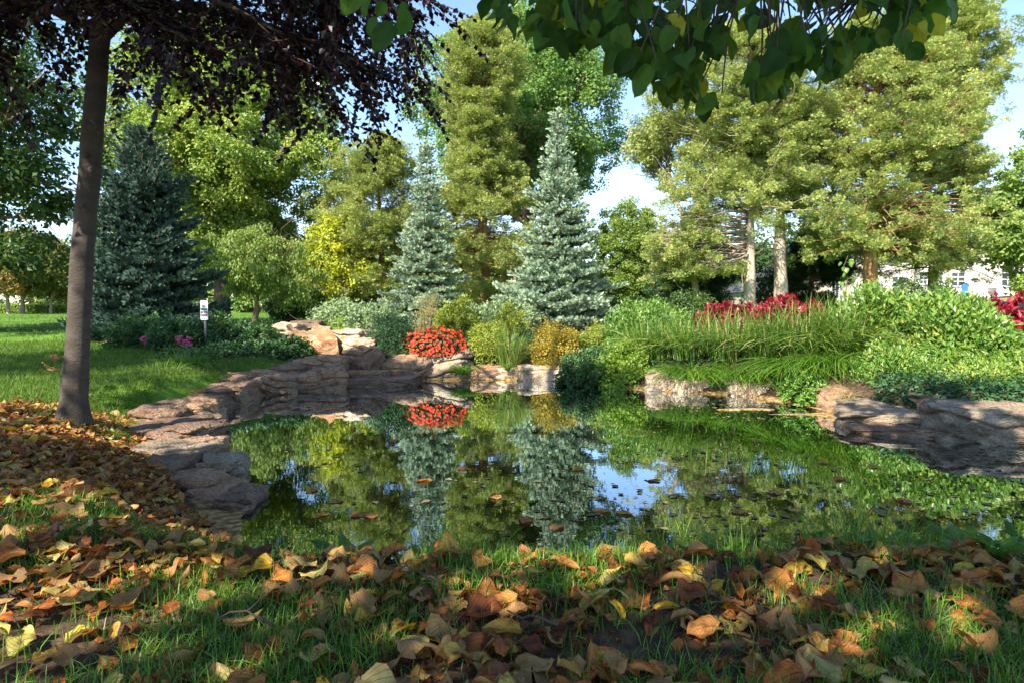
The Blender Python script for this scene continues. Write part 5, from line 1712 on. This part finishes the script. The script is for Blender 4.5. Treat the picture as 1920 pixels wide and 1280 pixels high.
# left bank and the lawn behind the beech
x, y = scatter(150000, -9.5, -2.3, 4.4, 10.5, lambda x, y: (x > -y * .80 - .4) & (sdist(x, y) > .35) & (y > 4.4 + .5 * np.sin(x * 3)))
keep = rng.random(len(x)) < np.clip(7.5 / y, .25, 1) ** 2
x, y = x[keep], y[keep]
mb = MB()
blades(mb, rng, np.stack([x, y, H(x, y) - .005], 1), rng.uniform(.04, .10, len(x)), .0022 + .0008 * y[0], rng.uniform(.1, 1.0, len(x)), rng.random(len(x)), 2, .5)
x, y = scatter(90000, -30, -2.4, 10.5, 39, lambda x, y: (x > -y * .80 - .4))
keep = rng.random(len(x)) < np.clip(13 / y, .1, 1) ** 1.6
x, y = x[keep], y[keep]
blades(mb, rng, np.stack([x, y, H(x, y) - .01], 1), rng.uniform(.06, .11, len(x)), .012, rng.uniform(.1, 1.0, len(x)), rng.random(len(x)), 2, .5)
tag(mb.build('lawn_grass', M['lawn']), 'mown green lawn grass stretching back from the beech to the hedge', 'grass', kind='stuff')
# longer tufts between rocks and lawn
gT = 'tufts of longer grass along the left bank'
tl = [(205, 745, 'long sunlit grass tuft just right of the beech trunk'), (250, 735, 'bright grass tuft between the beech and the dark layered rock'), (290, 700, 'sunlit tuft at the edge of the left bed'),
      (350, 705, 'shaded grass tuft above the low dark rock'), (395, 695, 'grass tuft above the square ended block'), (165, 770, 'dark grass tuft at the foot of the beech trunk')]
for k, (px, py, lab) in enumerate(tl):
    Yd = .68 * FPX / (py - 574)
    c0 = on_ground(px, Yd)
    grass_clump('grass_tuft', c0, lab, 240, .12, .16, 410 + k, leaf=M['lawn'], lean=(.3, 1.2), width=.004, group=gT, tint=(0, 1))

# broad leaved weeds at the near shore
def rosette(name, c, label, n, size, seed, up=.7, tplw=.3, mat='shrub2', group=None):
    rng = np.random.default_rng(seed)
    t = thing(name, c, label, 'weed', group)
    lt = [big_leaf(seed + q, curl=.25, bend=.5, wave=.08, width=tplw, heart=0) for q in range(3)]
    mb = MB()
    for k in range(n):
        a = 2 * math.pi * k / n + rng.normal() * .3
        d = norm(np.array([math.cos(a), math.sin(a), up * rng.uniform(.5, 1.6)]))
        nr = norm(np.array([-math.cos(a) * .6, -math.sin(a) * .6, 1.]))
        mb.leaves(lt[k % 3], np.array([c]), frames(d[None], nr[None]), np.array([size * rng.uniform(.7, 1.15)]), np.array([rng.random()]))
    mb.build('leaves', M[mat], t, smooth=True)
    return t
M['weed'] = foliage('weed_leaf', [(.05, .13, .02), (.09, .2, .03), (.14, .28, .04)], .35, .4, .4, veins='green')
gWd = 'broad leaved weeds along the near shore'
wd = [(650, 1005, .16, 7, 'broad leaved weed with one long leaf lying over the water left of centre'), (985, 1010, .13, 8, 'bluish leaved weed at the near shore, centre'), (1062, 1030, .09, 9, 'small bright seedling between brown leaves at the centre of the shore'),
      (760, 1000, .10, 6, 'small weed right of the one with the long leaf'), (1120, 1045, .08, 8, 'round leaved weed beside the bright seedling'), (1780, 1000, .17, 7, 'tall jagged dandelion at the shore on the right'),
      (1830, 1025, .15, 8, 'spreading dandelion behind the tall jagged one'), (1890, 1050, .14, 8, 'dandelion clump at the right edge of the shore'), (1660, 1030, .12, 7, 'low weed left of the tall jagged dandelion'),
      (1330, 1035, .09, 7, 'small weed near the reflected sky gap'), (185, 765, .12, 6, 'broad leaved weed growing against the beech trunk'), (300, 905, .09, 7, 'small weed on the leaf covered left bank near the pale rock'),
      (205, 910, .08, 6, 'tiny weed in the leaf litter left of the pale ridge'), (1560, 1040, .1, 7, 'dark weed in front of the reflected cedar trunk'), (1950, 1010, .16, 8, 'dandelion clump cut off by the right edge')]
for k, (px, py, s, n, lab) in enumerate(wd):
    Yd = min(2.15, .69 * FPX / (py - 574)) if py > 950 else .69 * FPX / (py - 574)
    x = xat(px, Yd)
    rosette('broad_leaved_weed', (x, Yd, Hs(x, Yd)), lab, n, s * .95, 430 + k, group=gWd, mat='weed', tplw=.25)
gS = 'fringe of shore grass at the near bank'
sg = [(560, 'thin shore grass left of the long leaved weed'), (700, 'thin shore grass between the two left weeds'), (860, 'thin shore grass left of the bluish weed'), (1180, 'grass fringe right of the round leaved weed'),
      (1270, 'tall thin grass blades in front of the reflected sky gap'), (1400, 'shore grass right of the reflected sky gap'), (1480, 'shore grass in front of the reflected pale trunk'), (1620, 'shore grass left of the tall dandelion'),
      (1730, 'grass fringe at the foot of the tall dandelion'), (1860, 'grass fringe between the right hand dandelions')]
for k, (px, lab) in enumerate(sg):
    Yd = 2.0 + .12 * math.sin(k * 2.3)
    x = xat(px, Yd)
    grass_clump('shore_grass', (x, Yd, Hs(x, Yd)), lab, 170, .15 + .07 * (k in (3, 4, 7)), .15, 450 + k, leaf=M['blade2'], lean=(.1, .9), width=.0035, group=gS, tint=(0, 1))

# ---------------------------------------------------------------- fallen leaves
rng = np.random.default_rng(500)
LV = []
for k in range(22):
    cl = [.1, .3, -.3, .6, 1.3, -.6, .2, 2.0, -.4, .4, -.15][k % 11]
    LV.append(big_leaf(600 + k, curl=cl, bend=rng.uniform(-.5, .7), wave=rng.uniform(.06, .22), width=rng.uniform(.66, .84), heart=.8))
def pick_tint(n, left):
    """rust and tan most of all, some yellow, some pale green"""
    r = rng.random(n)
    t = np.where(r < .26, rng.uniform(.0, .2, n), np.where(r < .68, rng.uniform(.2, .46, n), np.where(r < .80, rng.uniform(.46, .60, n), np.where(r < .88, rng.uniform(.62, .78, n), rng.uniform(.84, 1.0, n)))))
    return t
def litter_xy(n):
    x = rng.uniform(-6.8, 4.6, n)
    y = rng.uniform(.95, 6.3, n)
    s = sdist(x, y)
    inview = np.abs(x) < y * 1.0 + .6
    front = (y < 2.5) & (x > -1.6)
    leftb = (x <= -1.0) & (y < 5.2 + .5 * np.sin(x * 2) + .35 * (x < -2.6))
    dens = np.where(front, .38 + .12 * smooth(1.3, 1.7, y) + .75 * (fbm(np.stack([x * 1.6, y * 1.6, 0 * x], 1), 81, 3) - .5) * 2, np.where(leftb, 1.0 * smooth(6.0, 4.6, y), 0))
    dens = np.where(s < .12, dens * .25, dens) * np.where(front, 1 - .55 * smooth(1.65, 1.95, y), 1)
    k = inview & (s > .02 + .26 * smooth(-1.0, -1.3, x) * smooth(2.7, 3.3, y))  & (rng.random(n) < dens)
    return x[k], y[k]
x, y = litter_xy(52000)
n = min(len(x), 24000)
x, y = x[:n], y[:n]
z = H(x, y)
r2 = np.hypot(x, y - 0)
order = np.argsort(r2)
x, y, z = x[order], y[order], z[order]
tint = pick_tint(n, x < 0)
nrm = norm(np.stack([rng.normal(size=n) * .27, rng.normal(size=n) * .27, np.ones(n)], 1))
axd = norm(np.cross(nrm, rdir(rng, n)))
size = np.where(x < -1, .060, .067) * rng.uniform(.45, 1.4, n)
zoff = rng.uniform(.008, .032, n) + .012 * (x < -1)
Rm = frames(axd, nrm)
flip = rng.random(n) < .4
wh = rng.integers(0, len(LV), n)
pos = np.stack([x, y, z + zoff], 1)
pos -= Rm[:, :, 1] * (size * .5)[:, None]
# the 300 that show largest are things of their own
vis = (np.abs(x) < y * .76)
near_idx = [q for q in range(n) if vis[q]][:285]
near_set = set(near_idx)
cname = lambda t: ('dark rust' if t < .12 else 'rust brown' if t < .28 else 'orange brown' if t < .42 else 'tan' if t < .55 else 'ochre' if t < .66 else 'bright yellow' if t < .80 else 'pale green' if t < .92 else 'cream')
def shape_word(k):
    c = abs([.1, .3, -.3, .7, 1.3, -.7, .2, 2.0, -.4, .4, -.15][k % 11])
    return 'rolled up' if c > 1.2 else 'curled' if c > .65 else 'flat'
def zone(x, y):
    px = x / y * FPX + 960
    py = 574 + .66 * FPX / y
    a = ['far left', 'left', 'left of centre', 'right of centre', 'right', 'far right'][int(np.clip(px // 320, 0, 5))]
    b = 'bottom edge' if py > 1200 else 'second row up' if py > 1130 else 'third row up' if py > 1070 else 'shore row'
    return f'{b}, {a}'
meshes = {}
base_meshes = []
for k, tpl in enumerate(LV):
    V, F, UV = tpl
    for s in (1, -1):
        pass
def leaf_mesh(k, ti):
    key = (k, round(ti * 12))
    if key not in meshes:
        m_ = MB()
        V, F, UV = LV[k]
        m_.add(V, F, round(ti * 12) / 12, 0, UV)
        o = m_.build('fallen_leaf', M['dry'], smooth=True)
        meshes[key] = o.data
        bpy.data.objects.remove(o)
    return meshes[key]
from mathutils import Matrix
for q in near_idx:
    o = bpy.data.objects.new('fallen_leaf', leaf_mesh(int(wh[q]), float(tint[q])))
    C.objects.link(o)
    m3 = Matrix(Rm[q].tolist())
    if flip[q]:
        m3 = m3 @ Matrix(((-1, 0, 0), (0, 1, 0), (0, 0, -1)))
    o.matrix_world = Matrix.Translation(pos[q].tolist()) @ m3.to_4x4() @ Matrix.Diagonal((size[q], size[q], size[q], 1))
    side = 'underside up' if flip[q] else 'face up'
    big = 'large ' if size[q] > .09 else 'small ' if size[q] < .06 else ''
    tag(o, f'{big}{shape_word(int(wh[q]))} {cname(tint[q])} fallen leaf, {zone(x[q], y[q])}, {side}', 'leaf', 'fallen leaves on the near bank')
mb = MB()
for k in range(len(LV)):
    s = (wh == k) & np.array([q not in near_set for q in range(n)])
    Rk = Rm[s].copy()
    fk = flip[s]
    Rk[fk, :, 0] *= -1
    Rk[fk, :, 2] *= -1
    mb.leaves(LV[k], pos[s], Rk, size[s], tint[s])
tag(mb.build('leaf_litter', M['dry'], smooth=True), 'litter of brown and yellow fallen leaves covering the bank under the beech', 'fallen leaves', kind='stuff')

# torn scraps and crumbs of older leaves under them
x, y = litter_xy(90000)
n = len(x)
mb = MB()
SC_ = big_leaf(690, nu=3, nv=4, curl=.6, bend=.6, wave=.2, width=.9, heart=.5)
nr_ = norm(np.stack([rng.normal(size=n) * .6, rng.normal(size=n) * .6, np.ones(n)], 1))
mb.leaves(SC_, np.stack([x, y, H(x, y) + .006], 1), frames(norm(np.cross(nr_, rdir(rng, n))), nr_), .034 * rng.uniform(.4, 1.4, n), rng.random(n) ** 2 * .5)
tag(mb.build('leaf_crumbs', M['dry'], smooth=True), 'dark crumbs and torn scraps of old leaves between the larger fallen leaves', 'leaf scraps', kind='stuff')
# fallen twigs
gTw = 'thin twigs lying among the fallen leaves'
for k, (px, py, ln, lab) in enumerate([(150, 1010, .22, 'thin dead twig lying in the leaves at the left'), (820, 1130, .16, 'short dead twig in the middle of the near bank'), (1350, 1150, .2, 'dead twig between the leaves right of the middle'),
                                       (1050, 1215, .12, 'short twig near the bottom edge in the middle'), (500, 1205, .18, 'crooked twig near the bottom edge, left of the middle')]):
    Yd = .68 * FPX / (py - 574)
    xx = xat(px, Yd)
    mb = MB()
    a = rng.uniform(0, 3.1)
    p0, p1 = np.array([xx, Yd, Hs(xx, Yd) + .04]), np.array([xx + ln * math.cos(a), Yd + ln * math.sin(a) * .6, Hs(xx, Yd) + .055])
    pt = limb_path(rng, p0, p1, .02, 7, .05)
    mb.tube(pt, np.linspace(.0035, .0015, 7), 5)
    mb.tube(limb_path(rng, pt[3], pt[3] + [.03, .03, .02], .02, 4, .05), np.linspace(.002, .001, 4), 4)
    tag(mb.build('dead_twig', M['twig'], smooth=True), lab, 'twig', gTw)

# a few leaves scattered on the lawn
gLl = 'tan leaves lying on the shaded lawn'
for k, (px, py, lab) in enumerate([(197, 653, 'tan leaf lying on the lawn right of the beech trunk'), (100, 672, 'pale leaf on the shaded lawn left of the beech trunk'), (105, 688, 'small leaf just below the pale one on the lawn'), (352, 706, 'white tipped leaf by the dark arching grass')]):
    Yd = .6 * FPX / (py - 574)
    xx = xat(px, Yd)
    o = bpy.data.objects.new('lawn_leaf', leaf_mesh(k, .5))
    C.objects.link(o)
    o.location = (xx, Yd, Hs(xx, Yd) + .06)
    o.scale = (.16,) * 3
    o.rotation_euler = (.5, .2, k)
    tag(o, lab, 'leaf', gLl)

# floating leaves
gF = 'leaves floating on the pond'
FLT = [big_leaf(700 + k, curl=c, bend=.1, wave=.03, width=.7, heart=.8) for k, c in enumerate([.05, .15, .1])]
fm = []
for k in range(3):
    for ti in (.45, .62, .3):
        m_ = MB()
        m_.add(FLT[k][0], FLT[k][1], ti, 0, FLT[k][2])
        o = m_.build('floating_leaf', M['dry'], smooth=True)
        fm.append(o.data)
        bpy.data.objects.remove(o)
fl_px = [(624, 947, 'orange'), (608, 968, 'pale'), (655, 972, 'yellow'), (545, 764, 'small pale'), (580, 920, 'dark'), (730, 830, 'narrow brown'), (1145, 962, 'dark brown'), (1160, 965, 'curled black'), (990, 985, 'yellow brown'),
         (1050, 990, 'tan'), (1330, 930, 'grey'), (1240, 905, 'small grey'), (1450, 925, 'dull'), (1500, 965, 'broad dull'), (1590, 900, 'brown'), (1380, 965, 'tan'), (1660, 880, 'small brown'), (1700, 940, 'dark'), (1420, 830, 'straw'),
         (1560, 870, 'thin straw'), (860, 880, 'grey'), (930, 940, 'brown'), (1090, 880, 'small brown'), (780, 905, 'dark'), (700, 975, 'pale brown')]
near_what = lambda px, py: ('near the left rocks' if px < 600 else 'below the reflected yellow tree' if px < 760 else 'in the reflected smaller spruce' if px < 900 else 'in the reflected larger spruce' if px < 1120 else 'on the reflected sky gap' if px < 1250 else 'in the reflected cedars' if px < 1480 else 'in the reflected green shrubs') + (', close to the near shore' if py > 940 else ', mid pond' if py > 870 else ', far out')
for k, (px, py, w_) in enumerate(fl_px):
    Yd = FPX / (py - 574)
    o = bpy.data.objects.new('floating_leaf', fm[k % 9])
    C.objects.link(o)
    o.location = (xat(px, Yd), Yd, .004)
    o.scale = (.09,) * 3
    o.rotation_euler = (0, 0, k * 2.4)
    tag(o, f'{w_} leaf floating {near_what(px, py)}', 'leaf', gF)
# fine debris
mb = MB()
x = rng.uniform(-1.6, 4.2, 7000)
y = rng.uniform(2.3, 8.6, 7000)
pn = fbm(np.stack([x * .9, y * 1.6, 0 * x], 1), 91, 3)
k = (sdist(x, y) < -.03) & (rng.random(len(x)) < smooth(.42, .62, pn) * np.where(x > .2, 1, .4) * np.clip(4.8 / y, 0, 1) ** 1.3)
x, y = x[k], y[k]
n = len(x)
a = rng.uniform(0, 6.28, n)
mb.leaves(LEAF, np.stack([x, y, np.full(n, .003)], 1), frames(np.stack([np.cos(a), np.sin(a), 0 * a], 1), norm(np.array([0, 0, 1.]) + rng.normal(size=(n, 3)) * .02)), .042 * rng.uniform(.3, 1.35, n) ** 1.5, rng.uniform(0, .6, n))
M['debris'] = foliage('floating_debris', [(.12, .10, .05), (.22, .19, .10), (.34, .28, .15)], .1, 1.0, .03)
tag(mb.build('pond_debris', M['debris']), 'specks and small bits of leaf drifting on the pond surface', 'debris', kind='stuff')
print('faces', sum(len(o.data.polygons) for o in sc.objects if o.type == 'MESH'))
